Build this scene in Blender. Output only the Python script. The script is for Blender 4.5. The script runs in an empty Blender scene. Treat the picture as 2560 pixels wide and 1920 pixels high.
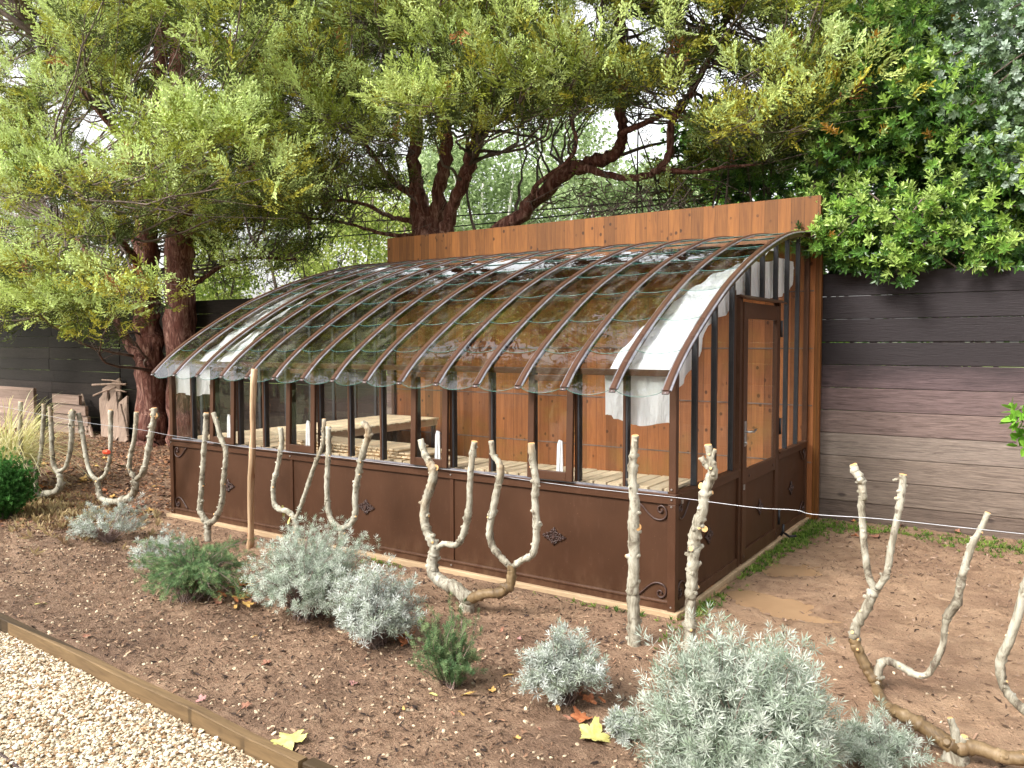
import bpy, math, random
import numpy as np
from mathutils import Vector, Matrix
PI = math.pi
rng = np.random.default_rng(7); random.seed(7)
S = bpy.context.scene
# ------------------------------------------------------------ camera
CAM = np.array([1.900328, -4.660238, 1.724805])
FW = np.array([-0.5569131, 0.82889725, -0.05269857]); RT = np.array([0.83012478, 0.55757152, -0.00261606]); UP = np.array([-0.02721478, 0.04520331, 0.99860704])
F = 1989.79
cd = bpy.data.cameras.new('camera'); cam = bpy.data.objects.new('camera', cd); S.collection.objects.link(cam)
cd.sensor_width = 36; cd.lens = 36*F/2560; cd.clip_start = .05; cd.clip_end = 2000
cam.matrix_world = Matrix(((RT[0], UP[0], -FW[0], CAM[0]), (RT[1], UP[1], -FW[1], CAM[1]), (RT[2], UP[2], -FW[2], CAM[2]), (0, 0, 0, 1)))
S.camera = cam
# ------------------------------------------------------------ light: overcast sky and a very soft sun
SUN_EL, SUN_AZ = math.radians(40), math.radians(200)     # azimuth clockwise from +Y
w = bpy.data.worlds.new('World'); S.world = w; w.use_nodes = True
nt = w.node_tree; nt.nodes.clear()
sky = nt.nodes.new('ShaderNodeTexSky'); sky.sky_type = 'NISHITA'; sky.sun_disc = False
sky.sun_elevation = SUN_EL; sky.sun_rotation = SUN_AZ; sky.air_density = 1.6; sky.dust_density = 4
hs = nt.nodes.new('ShaderNodeHueSaturation'); hs.inputs['Saturation'].default_value = .12; hs.inputs['Value'].default_value = 1.1
bg = nt.nodes.new('ShaderNodeBackground'); bg.inputs[1].default_value = .15
wo = nt.nodes.new('ShaderNodeOutputWorld')
nt.links.new(sky.outputs[0], hs.inputs['Color']); nt.links.new(hs.outputs[0], bg.inputs[0]); nt.links.new(bg.outputs[0], wo.inputs[0])
sd = bpy.data.lights.new('sun', 'SUN'); sd.energy = 2.1; sd.angle = math.radians(20); sd.color = (1, .96, .9)
so = bpy.data.objects.new('sun', sd); S.collection.objects.link(so)
sdir = Vector((math.sin(SUN_AZ)*math.cos(SUN_EL), math.cos(SUN_AZ)*math.cos(SUN_EL), math.sin(SUN_EL)))
so.rotation_euler = sdir.to_track_quat('Z', 'Y').to_euler(); so.location = (0, -8, 12)
S.view_settings.view_transform = 'Standard'; S.view_settings.look = 'None'; S.view_settings.gamma = 1
S.view_settings.exposure = 1.42
S.render.engine = 'CYCLES'; S.cycles.transparent_max_bounces = 24; S.cycles.max_bounces = 6
S.cycles.use_denoising = True

# ------------------------------------------------------------ helpers
def ray(px, py):                      # px,py in photo pixels (2560 wide)
    return FW + RT*(px-1280)/F - UP*(py-960)/F
def on(ax, v, px, py):
    d = ray(px, py); return CAM + d*(v-CAM[ax])/d[ax]
OV = 1.1573
def G(ox, oy, z=0.): return on(2, z, ox*OV, oy*OV)       # overview pixel on the ground
def W(ox, oy, Y): return on(1, Y, ox*OV, oy*OV)          # overview pixel at depth plane Y
def dist(p): return float((np.asarray(p)-CAM) @ FW)
def project(P):
    d = np.asarray(P)-CAM; z = d @ FW
    return (1280+F*(d @ RT)/z)/OV, (960-F*(d @ UP)/z)/OV
def link(o, parent=None, org=(0, 0, 0)):
    S.collection.objects.link(o)
    if parent is not None: o.parent = parent
    return o
def worg(o):                          # accumulated origin of unrotated parents
    p = np.zeros(3)
    while o is not None: p = p+np.array(o.location); o = o.parent
    return p
def thing(name, label, cat, loc=(0, 0, 0), group=None):
    o = bpy.data.objects.new(name, None); o.empty_display_size = .2; link(o); o.location = loc
    return tag(o, label, cat, group)
def tag(o, label, cat, group=None, kind=None):
    if label: o['label'] = label
    if cat: o['category'] = cat
    if group: o['group'] = group
    if kind: o['kind'] = kind
    return o
def struct(o, label=None, kind='structure', cat=None):
    o['kind'] = kind
    if label: o['label'] = label
    if cat: o['category'] = cat
    return o
class MB:
    def __init__(s): s.v = []; s.f = []; s.m = []; s.sm = []
    def add(s, vs, fs, mi=0, smooth=False):
        n = len(s.v); s.v += [tuple(map(float, v)) for v in vs]
        for f in fs: s.f.append([n+i for i in f]); s.m.append(mi); s.sm.append(smooth)
    def box(s, a, b, mi=0, R=None, c=None):
        (x0, y0, z0), (x1, y1, z1) = a, b
        v = [(x0, y0, z0), (x1, y0, z0), (x1, y1, z0), (x0, y1, z0), (x0, y0, z1), (x1, y0, z1), (x1, y1, z1), (x0, y1, z1)]
        if R is not None: v = [Vector(c)+R @ Vector(p) for p in v]
        s.add(v, [(0, 3, 2, 1), (4, 5, 6, 7), (0, 1, 5, 4), (1, 2, 6, 5), (2, 3, 7, 6), (3, 0, 4, 7)], mi)
    def prism(s, poly, ax, t0, t1, mi=0, smooth=False):   # poly in the other two axes (cyclic order)
        n = len(poly)
        def P(a, b, t): return {0: (t, a, b), 1: (a, t, b), 2: (a, b, t)}[ax]
        v = [P(a, b, t0) for a, b in poly]+[P(a, b, t1) for a, b in poly]
        f = [list(range(n))[::-1], [n+i for i in range(n)]]+[(i, (i+1) % n, n+(i+1) % n, n+i) for i in range(n)]
        s.add(v, f, mi, smooth)
    def tube(s, pts, rad, n=8, mi=0, capmi=None, rough=0., cap=(True, True), r=None, flat=1., smooth=True):
        pts = [np.asarray(p, float) for p in pts]
        if np.isscalar(rad): rad = [rad]*len(pts)
        T = []
        for i in range(len(pts)):
            t = pts[min(i+1, len(pts)-1)]-pts[max(i-1, 0)]; T.append(t/(np.linalg.norm(t)+1e-9))
        a = np.array([0, 0, 1.]) if abs(T[0][2]) < .8 else np.array([1., 0, 0])
        u = np.cross(T[0], a); u /= np.linalg.norm(u); vs = []
        for i, p in enumerate(pts):
            u = u-T[i]*(u @ T[i]); u /= np.linalg.norm(u)+1e-9; b = np.cross(T[i], u)
            for k in range(n):
                th = 2*PI*k/n; rr = rad[i]*(1+(rough*(random.random()-.5)*2 if rough else 0))
                vs.append(p+rr*(u*math.cos(th)+b*math.sin(th)*flat))
        fs = [(i*n+k, i*n+(k+1) % n, (i+1)*n+(k+1) % n, (i+1)*n+k) for i in range(len(pts)-1) for k in range(n)]
        s.add(vs, fs, mi, smooth)
        o = len(s.v)-len(vs)
        for e, c in ((0, cap[0]), (1, cap[1])):
            if c:
                base = o+(0 if e == 0 else (len(pts)-1)*n); ids = [base+k for k in range(n)]
                s.f.append(ids[::-1] if e == 0 else ids); s.m.append(mi if (capmi is None or e == 0) else capmi); s.sm.append(False)
    def build(s, name, mats, parent=None, bevel=0., loc=None, col=None):
        if not isinstance(mats, (list, tuple)): mats = [mats]
        off = worg(parent) if parent is not None else (np.zeros(3) if loc is None else np.array(loc, float))
        me = bpy.data.meshes.new(name)
        me.from_pydata([(x-off[0], y-off[1], z-off[2]) for x, y, z in s.v], [], s.f)
        for m_ in mats: me.materials.append(m_)
        me.polygons.foreach_set('material_index', s.m); me.polygons.foreach_set('use_smooth', s.sm)
        me.update()
        o = bpy.data.objects.new(name, me); link(o, parent)
        if parent is None and loc is not None: o.location = loc
        if bevel:
            b = o.modifiers.new('bevel', 'BEVEL'); b.width = bevel; b.segments = 2; b.limit_method = 'ANGLE'; b.angle_limit = math.radians(50)
        return o
def npmesh(name, V, Fq, mats, parent=None, loc=None, col=None, smooth=False, mi=None):
    """V (n,3), Fq (m,k) equal-size faces"""
    off = worg(parent) if parent is not None else (np.zeros(3) if loc is None else np.array(loc, float))
    V = np.asarray(V, np.float32)-off.astype(np.float32); Fq = np.asarray(Fq, np.int32); k = Fq.shape[1]
    me = bpy.data.meshes.new(name); me.vertices.add(len(V)); me.vertices.foreach_set('co', V.ravel())
    me.loops.add(Fq.size); me.loops.foreach_set('vertex_index', Fq.ravel())
    me.polygons.add(len(Fq)); me.polygons.foreach_set('loop_start', np.arange(len(Fq), dtype=np.int32)*k)
    try: me.polygons.foreach_set('loop_total', np.full(len(Fq), k, np.int32))
    except Exception: pass
    if not isinstance(mats, (list, tuple)): mats = [mats]
    for m_ in mats: me.materials.append(m_)
    me.polygons.foreach_set('use_smooth', np.full(len(Fq), bool(smooth)))
    if mi is not None: me.polygons.foreach_set('material_index', mi)
    me.update(calc_edges=True)
    if col is not None:
        a = me.color_attributes.new('Col', 'FLOAT_COLOR', 'POINT')
        c = np.ones((len(V), 4), np.float32); c[:, :3] = col; a.data.foreach_set('color', c.ravel())
    o = bpy.data.objects.new(name, me); link(o, parent)
    if parent is None and loc is not None: o.location = loc
    return o
def norm(a): return a/(np.linalg.norm(a, axis=-1, keepdims=True)+1e-9)
def frames(D, U=None):                # matrices whose columns are side, upish, D
    D = norm(D); R0 = rng.normal(size=D.shape) if U is None else U
    X = norm(np.cross(R0, D)); Y = np.cross(D, X)
    return np.stack([X, Y, D], axis=2)
def inst(TV, TF, P, M, s, tcol=None, icol=None):
    """template verts/faces placed at P with matrices M and scales s"""
    n, m = len(TV), len(P); s = np.asarray(s); s = s[:, None] if s.ndim == 1 else s
    V = np.einsum('mij,nj->mni', M, TV)*s[:, :, None] if s.shape[1] == 1 else np.einsum('mij,mnj->mni', M, TV[None]*s[:, None, :])
    V = V+P[:, None, :]
    Fq = (TF[None]+(np.arange(m)*n)[:, None, None]).reshape(-1, TF.shape[1])
    col = None
    if icol is not None:
        col = np.repeat(icol[:, None, :], n, axis=1)
        if tcol is not None: col = col*tcol[None]
        col = col.reshape(-1, 3)
    return V.reshape(-1, 3), Fq, col
def join(parts):
    V = []; Fq = []; C = []; o = 0
    for v, f, c in parts: V.append(v); Fq.append(f+o); C.append(c); o += len(v)
    return np.concatenate(V), np.concatenate(Fq), np.concatenate(C)
def crom(pts, k=6):                   # Catmull-Rom, works on rows of any width
    P = np.array(pts, float); P = np.vstack([2*P[0]-P[1], P, 2*P[-1]-P[-2]]); out = []
    for i in range(1, len(P)-2):
        for j in range(k):
            t = j/k; a, b, c, d = P[i-1:i+3]
            out.append(.5*((2*b)+(c-a)*t+(2*a-5*b+4*c-d)*t*t+(3*b-a-3*c+d)*t**3))
    out.append(P[-2]); return np.array(out)

# ------------------------------------------------------------ materials
class NB:
    def __init__(s, name):
        s.m = bpy.data.materials.new(name); s.m.use_nodes = True; s.t = s.m.node_tree; s.n = s.t.nodes; s.b = s.n['Principled BSDF']; s.out = s.n['Material Output']
    def nd(s, t, **k):
        n = s.n.new(t)
        for a, v in k.items(): setattr(n, a, v)
        return n
    def l(s, a, b): s.t.links.new(a, b)
    def coord(s, sc=(1, 1, 1), kind='Object'):
        c = s.nd('ShaderNodeTexCoord'); m = s.nd('ShaderNodeMapping'); m.inputs['Scale'].default_value = sc; s.l(c.outputs[kind], m.inputs[0]); return m.outputs[0]
    def noise(s, vec, sc, det=4, rough=.6, dist=0.):
        n = s.nd('ShaderNodeTexNoise'); n.inputs['Scale'].default_value = sc; n.inputs['Detail'].default_value = det; n.inputs['Roughness'].default_value = rough; n.inputs['Distortion'].default_value = dist
        if vec is not None: s.l(vec, n.inputs['Vector'])
        return n.outputs['Fac']
    def ramp(s, fac, stops):
        r = s.nd('ShaderNodeValToRGB'); e = r.color_ramp.elements
        while len(e) < len(stops): e.new(.5)
        for i, (p, c) in enumerate(stops):
            e[i].position = p; e[i].color = (*c, 1) if len(c) == 3 else c
        s.l(fac, r.inputs[0]); return r.outputs[0]
    def mix(s, f, a, b, mode='MIX'):
        m = s.nd('ShaderNodeMix', data_type='RGBA', blend_type=mode)
        for i, v in ((0, f), (6, a), (7, b)):
            if hasattr(v, 'default_value') or hasattr(v, 'links'): s.l(v, m.inputs[i])
            elif i == 0: m.inputs[0].default_value = v
            else: m.inputs[i].default_value = (*v, 1)
        return m.outputs[2]
    def math(s, op, a, b=None, c=None):
        m = s.nd('ShaderNodeMath', operation=op)
        for i, v in enumerate((a, b, c)):
            if v is None: continue
            if isinstance(v, (int, float)): m.inputs[i].default_value = v
            else: s.l(v, m.inputs[i])
        return m.outputs[0]
    def bump(s, h, st=.3, d=.01):
        b = s.nd('ShaderNodeBump'); b.inputs['Strength'].default_value = st; b.inputs['Distance'].default_value = d; s.l(h, b.inputs['Height']); s.l(b.outputs[0], s.b.inputs['Normal']); return b
    def set(s, **k):
        for a, v in k.items():
            i = s.b.inputs[a.replace('_', ' ')]
            if hasattr(v, 'links'): s.l(v, i)
            else: i.default_value = (*v, 1) if isinstance(v, tuple) and len(v) == 3 else v
        return s
def simple(name, c1, c2, sc=8, rough=.6, bump=.2, bd=.005, stretch=(1, 1, 1), metal=0., spec=.5, lo=.35, hi=.65):
    b = NB(name); v = b.coord(stretch); n = b.noise(v, sc, 6, .65)
    b.set(Base_Color=b.ramp(n, [(lo, c1), (hi, c2)]), Roughness=rough, Metallic=metal, Specular_IOR_Level=spec)
    if bump: b.bump(n, bump, bd)
    return b.m
def wood(name, base, dark, bw, ax, grain_ax, rough=.6, spec=.4, knots=.5, tone=.35, stain=None):
    """boards of width bw along axis ax (0..2), grain along grain_ax"""
    b = NB(name); tc = b.nd('ShaderNodeTexCoord'); sp = b.nd('ShaderNodeSeparateXYZ'); b.l(tc.outputs['Object'], sp.inputs[0])
    idx = b.math('FLOOR', b.math('DIVIDE', sp.outputs[ax], bw))
    wn = b.nd('ShaderNodeTexWhiteNoise', noise_dimensions='1D'); b.l(idx, wn.inputs['W'])
    off = b.nd('ShaderNodeVectorMath', operation='ADD'); b.l(tc.outputs['Object'], off.inputs[0])
    sv = b.nd('ShaderNodeVectorMath', operation='SCALE'); b.l(wn.outputs['Color'], sv.inputs[0]); sv.inputs['Scale'].default_value = 7.; b.l(sv.outputs[0], off.inputs[1])
    sc = [18., 18., 18.]; sc[grain_ax] = 1.2
    mp = b.nd('ShaderNodeMapping'); mp.inputs['Scale'].default_value = sc; b.l(off.outputs[0], mp.inputs[0])
    g = b.noise(mp.outputs[0], 1.6, 6, .65, .8); fine = b.noise(mp.outputs[0], 6, 3, .6)
    col = b.mix(b.ramp(g, [(.35, (0, 0, 0)), (.7, (1, 1, 1))]), base, dark)
    col = b.mix(.25, col, b.ramp(fine, [(.3, dark), (.7, base)]))
    tonev = b.math('ADD', b.math('MULTIPLY', wn.outputs['Value'], tone), 1-tone*.6)
    hv = b.nd('ShaderNodeHueSaturation'); b.l(col, hv.inputs['Color']); b.l(tonev, hv.inputs['Value']); col = hv.outputs[0]
    ks = [0., 0., 0.]; ks[ax] = 7.5; ks[grain_ax] = 6.
    s2 = b.nd('ShaderNodeSeparateXYZ'); b.l(off.outputs[0], s2.inputs[0]); km = b.nd('ShaderNodeCombineXYZ'); b.l(b.math('MULTIPLY', s2.outputs[ax], ks[ax]), km.inputs[0]); b.l(b.math('MULTIPLY', s2.outputs[grain_ax], ks[grain_ax]), km.inputs[1])
    vo = b.nd('ShaderNodeTexVoronoi', voronoi_dimensions='2D'); vo.inputs['Scale'].default_value = 1.; b.l(km.outputs[0], vo.inputs['Vector']); vo.inputs['Randomness'].default_value = 1
    kf = b.ramp(b.math('ADD', vo.outputs['Distance'], b.math('MULTIPLY', b.noise(tc.outputs['Object'], 7, 3), .14)), [(.145, (1, 1, 1)), (.205, (0, 0, 0))])
    kf = b.math('MULTIPLY', kf, b.ramp(b.noise(b.coord(), 3.1, 2), [(.50, (0, 0, 0)), (.56, (1, 1, 1))]))
    col = b.mix(b.math('MULTIPLY', kf, knots), col, tuple(c*.22 for c in dark))
    fr = b.math('FRACT', b.math('DIVIDE', sp.outputs[ax], bw)); gap = b.math('LESS_THAN', b.math('ABSOLUTE', b.math('SUBTRACT', fr, .5)), .485)
    inv = b.math('SUBTRACT', 1., gap)
    col = b.mix(b.math('MULTIPLY', inv, .75), col, tuple(c*.2 for c in dark))
    if stain:
        st = b.noise(b.coord((1, 1, 1)), 1.7, 3); col = b.mix(b.math('MULTIPLY', b.ramp(st, [(.5, (0, 0, 0)), (.66, (1, 1, 1))]), .45), col, stain)
    b.set(Base_Color=col, Roughness=rough, Specular_IOR_Level=spec)
    b.bump(b.math('ADD', b.math('MULTIPLY', fine, .3), gap), .35, .003)
    return b.m
def foliage(name, rough=.5, trans=.35, spec=.35, nz=.25):
    b = NB(name); a = b.nd('ShaderNodeVertexColor', layer_name='Col')
    n = b.noise(b.coord(), 22, 3); hv = b.nd('ShaderNodeHueSaturation'); b.l(a.outputs[0], hv.inputs['Color']); b.l(b.math('ADD', b.math('MULTIPLY', n, nz*2), 1-nz), hv.inputs['Value'])
    b.set(Base_Color=hv.outputs[0], Roughness=rough, Specular_IOR_Level=spec)
    t = b.nd('ShaderNodeBsdfTranslucent'); b.l(hv.outputs[0], t.inputs[0]); m = b.nd('ShaderNodeMixShader'); m.inputs[0].default_value = trans
    b.l(b.b.outputs[0], m.inputs[1]); b.l(t.outputs[0], m.inputs[2]); b.l(m.outputs[0], b.out.inputs[0])
    return b.m
def attrmat(name, rough=.8, spec=.3):
    b = NB(name); a = b.nd('ShaderNodeVertexColor', layer_name='Col'); n = b.noise(b.coord(), 60, 3)
    b.set(Base_Color=b.mix(.5, a.outputs[0], b.ramp(n, [(.3, (.35, .33, .3)), (.7, (1, 1, 1))]), 'MULTIPLY'), Roughness=rough, Specular_IOR_Level=spec); return b.m
def glassmat(name, tint, rough=.0, wav=0., dirt_haze=0., refl=1.):
    b = NB(name); b.n.remove(b.b)
    t = b.nd('ShaderNodeBsdfTransparent'); t.inputs[0].default_value = (*tint, 1); g = b.nd('ShaderNodeBsdfGlossy'); g.inputs['Roughness'].default_value = rough
    f = b.nd('ShaderNodeFresnel'); f.inputs[0].default_value = 1.52; m = b.nd('ShaderNodeMixShader')
    if wav:
        bm = b.nd('ShaderNodeBump'); bm.inputs['Strength'].default_value = wav; bm.inputs['Distance'].default_value = .02
        b.l(b.noise(b.coord(), 3.5, 2), bm.inputs['Height'])
        b.l(bm.outputs[0], g.inputs['Normal'])
    b.l(b.math('MULTIPLY', f.outputs[0], refl), m.inputs[0]); b.l(t.outputs[0], m.inputs[1]); b.l(g.outputs[0], m.inputs[2]); sh = m.outputs[0]
    if dirt_haze:
        d = b.nd('ShaderNodeBsdfDiffuse'); d.inputs[0].default_value = (.6, .57, .5, 1); v = b.nd('ShaderNodeTexVoronoi'); v.inputs['Scale'].default_value = 55; b.l(b.coord(), v.inputs['Vector'])
        nn = b.noise(b.coord((3, 1.2, 1.2)), 2.5, 5, .7); sp_ = b.math('MULTIPLY', b.ramp(v.outputs['Distance'], [(.05, (1, 1, 1)), (.13, (0, 0, 0))]), b.ramp(nn, [(.48, (0, 0, 0)), (.6, (1, 1, 1))]))
        fac = b.math('ADD', b.math('MULTIPLY', sp_, dirt_haze*3), b.math('MULTIPLY', b.ramp(nn, [(.5, (0, 0, 0)), (.75, (1, 1, 1))]), dirt_haze))  # dirt specks, plus a film that paints a pale grey haze on the glass
        m2 = b.nd('ShaderNodeMixShader'); b.l(fac, m2.inputs[0]); b.l(sh, m2.inputs[1]); b.l(d.outputs[0], m2.inputs[2]); sh = m2.outputs[0]
    b.l(sh, b.out.inputs[0]); return b.m

def paint(name, c, rough, spots=.5):
    b = NB(name); n = b.noise(b.coord(), 3, 5); n2 = b.noise(b.coord((1, 1, .25)), 30, 4)
    v = b.nd('ShaderNodeTexVoronoi'); v.inputs['Scale'].default_value = 46; b.l(b.coord((1, 1, 1)), v.inputs['Vector'])
    nn = b.noise(b.coord(), 9, 3)
    sp_ = b.math('MULTIPLY', b.ramp(v.outputs['Distance'], [(.06, (1, 1, 1)), (.11, (0, 0, 0))]), b.ramp(nn, [(.5, (0, 0, 0)), (.58, (1, 1, 1))]))
    col = b.mix(b.ramp(n, [(.3, (0, 0, 0)), (.75, (1, 1, 1))]), c, tuple(x*1.45 for x in c))
    col = b.mix(b.math('MULTIPLY', b.ramp(n2, [(.55, (0, 0, 0)), (.8, (1, 1, 1))]), .25), col, tuple(min(1, x*2+.02) for x in c))
    tc = b.nd('ShaderNodeTexCoord'); s3 = b.nd('ShaderNodeSeparateXYZ'); b.l(tc.outputs['Object'], s3.inputs[0])
    lowf = b.math('MULTIPLY', b.math('MAXIMUM', b.math('SUBTRACT', 1., b.math('MULTIPLY', s3.outputs[2], 4.5)), 0.), b.ramp(b.noise(b.coord((1, 1, .5)), 14, 6, .7), [(.42, (0, 0, 0)), (.7, (1, 1, 1))])); col = b.mix(b.math('MULTIPLY', lowf, .3), col, (.22, .13, .075))   # rain-splashed mud
    sf = b.math('MULTIPLY', sp_, spots)
    b.set(Base_Color=b.mix(sf, col, (.24, .15, .085)), Roughness=b.math('ADD', b.math('MULTIPLY', n, .25), rough-.1), Specular_IOR_Level=.28)
    b.bump(b.math('ADD', b.math('MULTIPLY', n2, .1), sp_), .3, .002); return b.m
M = {}
M['brown'] = paint('brown_paint', (.040, .0155, .0062), .5)
M['brown_trim'] = paint('brown_trim_paint', (.046, .0185, .0085), .45, .25)
M['black'] = simple('near_black', (.008, .008, .011), (.018, .017, .02), 20, .5, .1)
M['rib'] = paint('rib_paint', (.062, .030, .019), .27, .1)
M['rib_seal'] = simple('rib_seal_aluminium', (.16, .16, .19), (.3, .29, .32), 12, .35, .1, metal=.4)
M['iron'] = simple('dark_cast_iron', (.03, .015, .012), (.07, .035, .028), 60, .45, .3)
M['roofglass'] = glassmat('roof_glass', (.93, .96, .95), .0, .25, .075, 1.8)
M['glass'] = glassmat('window_glass', (.97, .98, .975), .0, .08, .012, .8)
M['glass_edge'] = NB('glass_edge').set(Base_Color=(.05, .14, .118), Roughness=.15).m
M['wallwood'] = wood('stained_pine_boards', (.195, .074, .015), (.10, .034, .008), .125, 0, 2, .55, .25, .85, .5)
M['innerwood'] = wood('inner_pine_boards', (.33, .12, .04), (.18, .06, .019), .125, 0, 2, .6, .25, .8, .5, stain=(.2, .11, .02))
M['slat'] = wood('pale_pine_slats', (.92, .76, .54), (.74, .55, .34), .1, 0, 1, .7, .2, .3, .3)
M['timber'] = wood('edging_timber', (.24, .155, .075), (.09, .055, .028), 9., 1, 0, .75, .3, .5, .2)
M['plinth'] = simple('tan_plinth_timber', (.30, .20, .11), (.46, .33, .2), 5, .8, .2, stretch=(.4, 3, 3))
M['cloth'] = None
b = NB('white_shade_cloth'); n = b.noise(b.coord((1, 1, .3)), 5, 4)
b.set(Base_Color=b.ramp(n, [(.3, (.82, .83, .87)), (.7, (.92, .92, .94))]), Roughness=.9, Specular_IOR_Level=.1); b.bump(b.math('ADD', n, b.math('MULTIPLY', b.noise(b.coord((1.5, 1.5, .4)), 14, 3, .6, 1.5), .7)), .9, .05)
t = b.nd('ShaderNodeBsdfTranslucent'); t.inputs[0].default_value = (.95, .95, .97, 1); m = b.nd('ShaderNodeMixShader'); m.inputs[0].default_value = .3
b.l(b.b.outputs[0], m.inputs[1]); b.l(t.outputs[0], m.inputs[2]); b.l(m.outputs[0], b.out.inputs[0]); M['cloth'] = b.m
M['steel'] = simple('dull_steel', (.35, .35, .36), (.55, .55, .56), 30, .3, .05, metal=.85)
M['white_alu'] = simple('pale_aluminium', (.78, .78, .8), (.88, .88, .9), 30, .4, .05)
M['wire'] = NB('galvanised_wire').set(Base_Color=(.38, .38, .40), Roughness=.4, Metallic=.5).m
M['cable'] = NB('black_cable').set(Base_Color=(.01, .01, .012), Roughness=.5).m
# bark of the pollarded trees
b = NB('pale_plane_bark'); n1 = b.noise(b.coord((1, 1, .45)), 9, 5, .7, 1.5); n2 = b.noise(b.coord((1, 1, .6)), 34, 4, .6); n3 = b.noise(b.coord(), 2.3, 3)
col = b.ramp(n1, [(.36, (.09, .07, .05)), (.44, (.22, .195, .145)), (.54, (.35, .325, .26)), (.64, (.42, .395, .325)), (.73, (.16, .145, .10))])
col = b.mix(b.ramp(n3, [(.58, (0, 0, 0)), (.7, (.6, .6, .6))]), col, (.33, .2, .09))
col = b.mix(b.ramp(n2, [(.6, (0, 0, 0)), (.68, (.8, .8, .8))]), col, (.10, .07, .05))
b.set(Base_Color=col, Roughness=.7, Specular_IOR_Level=.3); b.bump(b.math('ADD', n2, n1), .6, .006); M['bark_pale'] = b.m
b = NB('ochre_plane_bark'); n1 = b.noise(b.coord((1, 1, .6)), 10, 5, .7, 1.)
b.set(Base_Color=b.ramp(n1, [(.3, (.05, .03, .016)), (.5, (.15, .095, .042)), (.72, (.27, .19, .105))]), Roughness=.6); b.bump(n1, .5, .006); M['bark_ochre'] = b.m
M['cut'] = simple('fresh_cut_wood', (.55, .27, .09), (.72, .45, .2), 25, .7, .3)
b = NB('cypress_bark'); v = b.coord((1, 1, .18)); n1 = b.noise(v, 16, 6, .7, 1.); n2 = b.noise(b.coord((1, 1, .5)), 5, 4)
b.set(Base_Color=b.mix(b.ramp(n2, [(.4, (0, 0, 0)), (.7, (.7, .7, .7))]), b.ramp(n1, [(.35, (.03, .014, .011)), (.5, (.16, .07, .055)), (.66, (.46, .28, .22))]), (.14, .045, .03)), Roughness=.85, Specular_IOR_Level=.2); b.bump(n1, 1., .04); M['bark_cypress'] = b.m
M['twig'] = simple('dry_twigs', (.07, .048, .038), (.19, .14, .115), 8, .8, 0)
M['bark_white'] = simple('white_bark', (.5, .48, .42), (.75, .73, .68), 3, .8, .2)
M['fol_cyp'] = foliage('cypress_foliage', .6, .3, .2); M['fol_laurel'] = foliage('laurel_leaves', .32, .3, .5, .15); M['fol_soft'] = foliage('soft_leaves', .6, .45, .2, .2)
M['fol_grey'] = foliage('silver_leaves', .7, .25, .15, .12)
M['litter'] = attrmat('dry_litter'); M['stone'] = attrmat('stone_chips', .7)
M['puddle'] = NB('muddy_water').set(Base_Color=(.46, .285, .16), Roughness=.12, Specular_IOR_Level=.5).m
b = NB('puddle_water'); n = b.noise(b.coord(), 3, 3); b.set(Base_Color=b.ramp(n, [(.3, (.29, .18, .10)), (.7, (.36, .23, .13))]), Roughness=.1); M['puddle'] = b.m
M['red'] = NB('red_tag').set(Base_Color=(.7, .06, .02), Roughness=.4).m

# ------------------------------------------------------------ the ground
def fbm(x, y, sc, seed=0, oct=4):
    r = np.random.default_rng(seed); h = np.zeros_like(x); a = 1.
    for o in range(oct):
        for k in range(5):
            th = r.uniform(0, 2*PI); ph = r.uniform(0, 2*PI); f = sc*2**o*r.uniform(.7, 1.4)
            h += a*.3*np.sin((x*np.cos(th)+y*np.sin(th))*f+ph+1.3*np.sin((x*np.sin(th)-y*np.cos(th))*f*.6+ph*2))
        a *= .55
    return h
PUD = [(.36, 1.42, .22, .2, .3), (.45, .62, .36, .17, -.25), (.62, .42, .2, .1, .2)]
EDGE = lambda x: -2.520-.045*(x+.0)    # y of the timber edging
def ground_h(x, y):
    h = .012*fbm(x, y, 3.5, 1)+.0085*fbm(x, y, 17, 2)+.0045*fbm(x, y, 60, 5, 3)
    h += .15*np.exp(-(((x+8.6)/1.6)**2+((y-.9)/1.0)**2))       # mulch heap on the left
    h += np.clip((y-1.5)/2., 0, 1)*np.clip((-x-7)/3, 0, 1)*.06
    inside = (x > -5.4) & (x < .05) & (y > -.06) & (y < 3.4); h = np.where(inside, -.03, h)
    near = (x > -5.5) & (x < .12) & (y > -.15) & (y < 3.4); h = np.where(near & ~inside, np.minimum(h, .0), h)
    for cx, cy, rx, ry, a in PUD:
        u = (x-cx)*math.cos(a)+(y-cy)*math.sin(a); v = -(x-cx)*math.sin(a)+(y-cy)*math.cos(a)
        d = np.sqrt((u/rx)**2+(v/ry)**2)+.22*fbm(x, y, 9, 9, 4); k = np.clip(1.7-d, 0, 1)
        h = h*(1-.6*k)-.035*np.clip(1.3-d, 0, 1)
    h = np.where(y < EDGE(x)+.03, -.085, h)
    return h
def axis(lo, hi, st, out): 
    a = np.arange(lo, hi, st); g = []; s_ = st; p = hi
    while p < out: s_ *= 1.35; p += s_; g.append(p)
    q = lo; s_ = st; l_ = []
    while q > -out: s_ *= 1.35; q -= s_; l_.append(q)
    return np.array(l_[::-1]+list(a)+[hi]+g)
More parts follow.
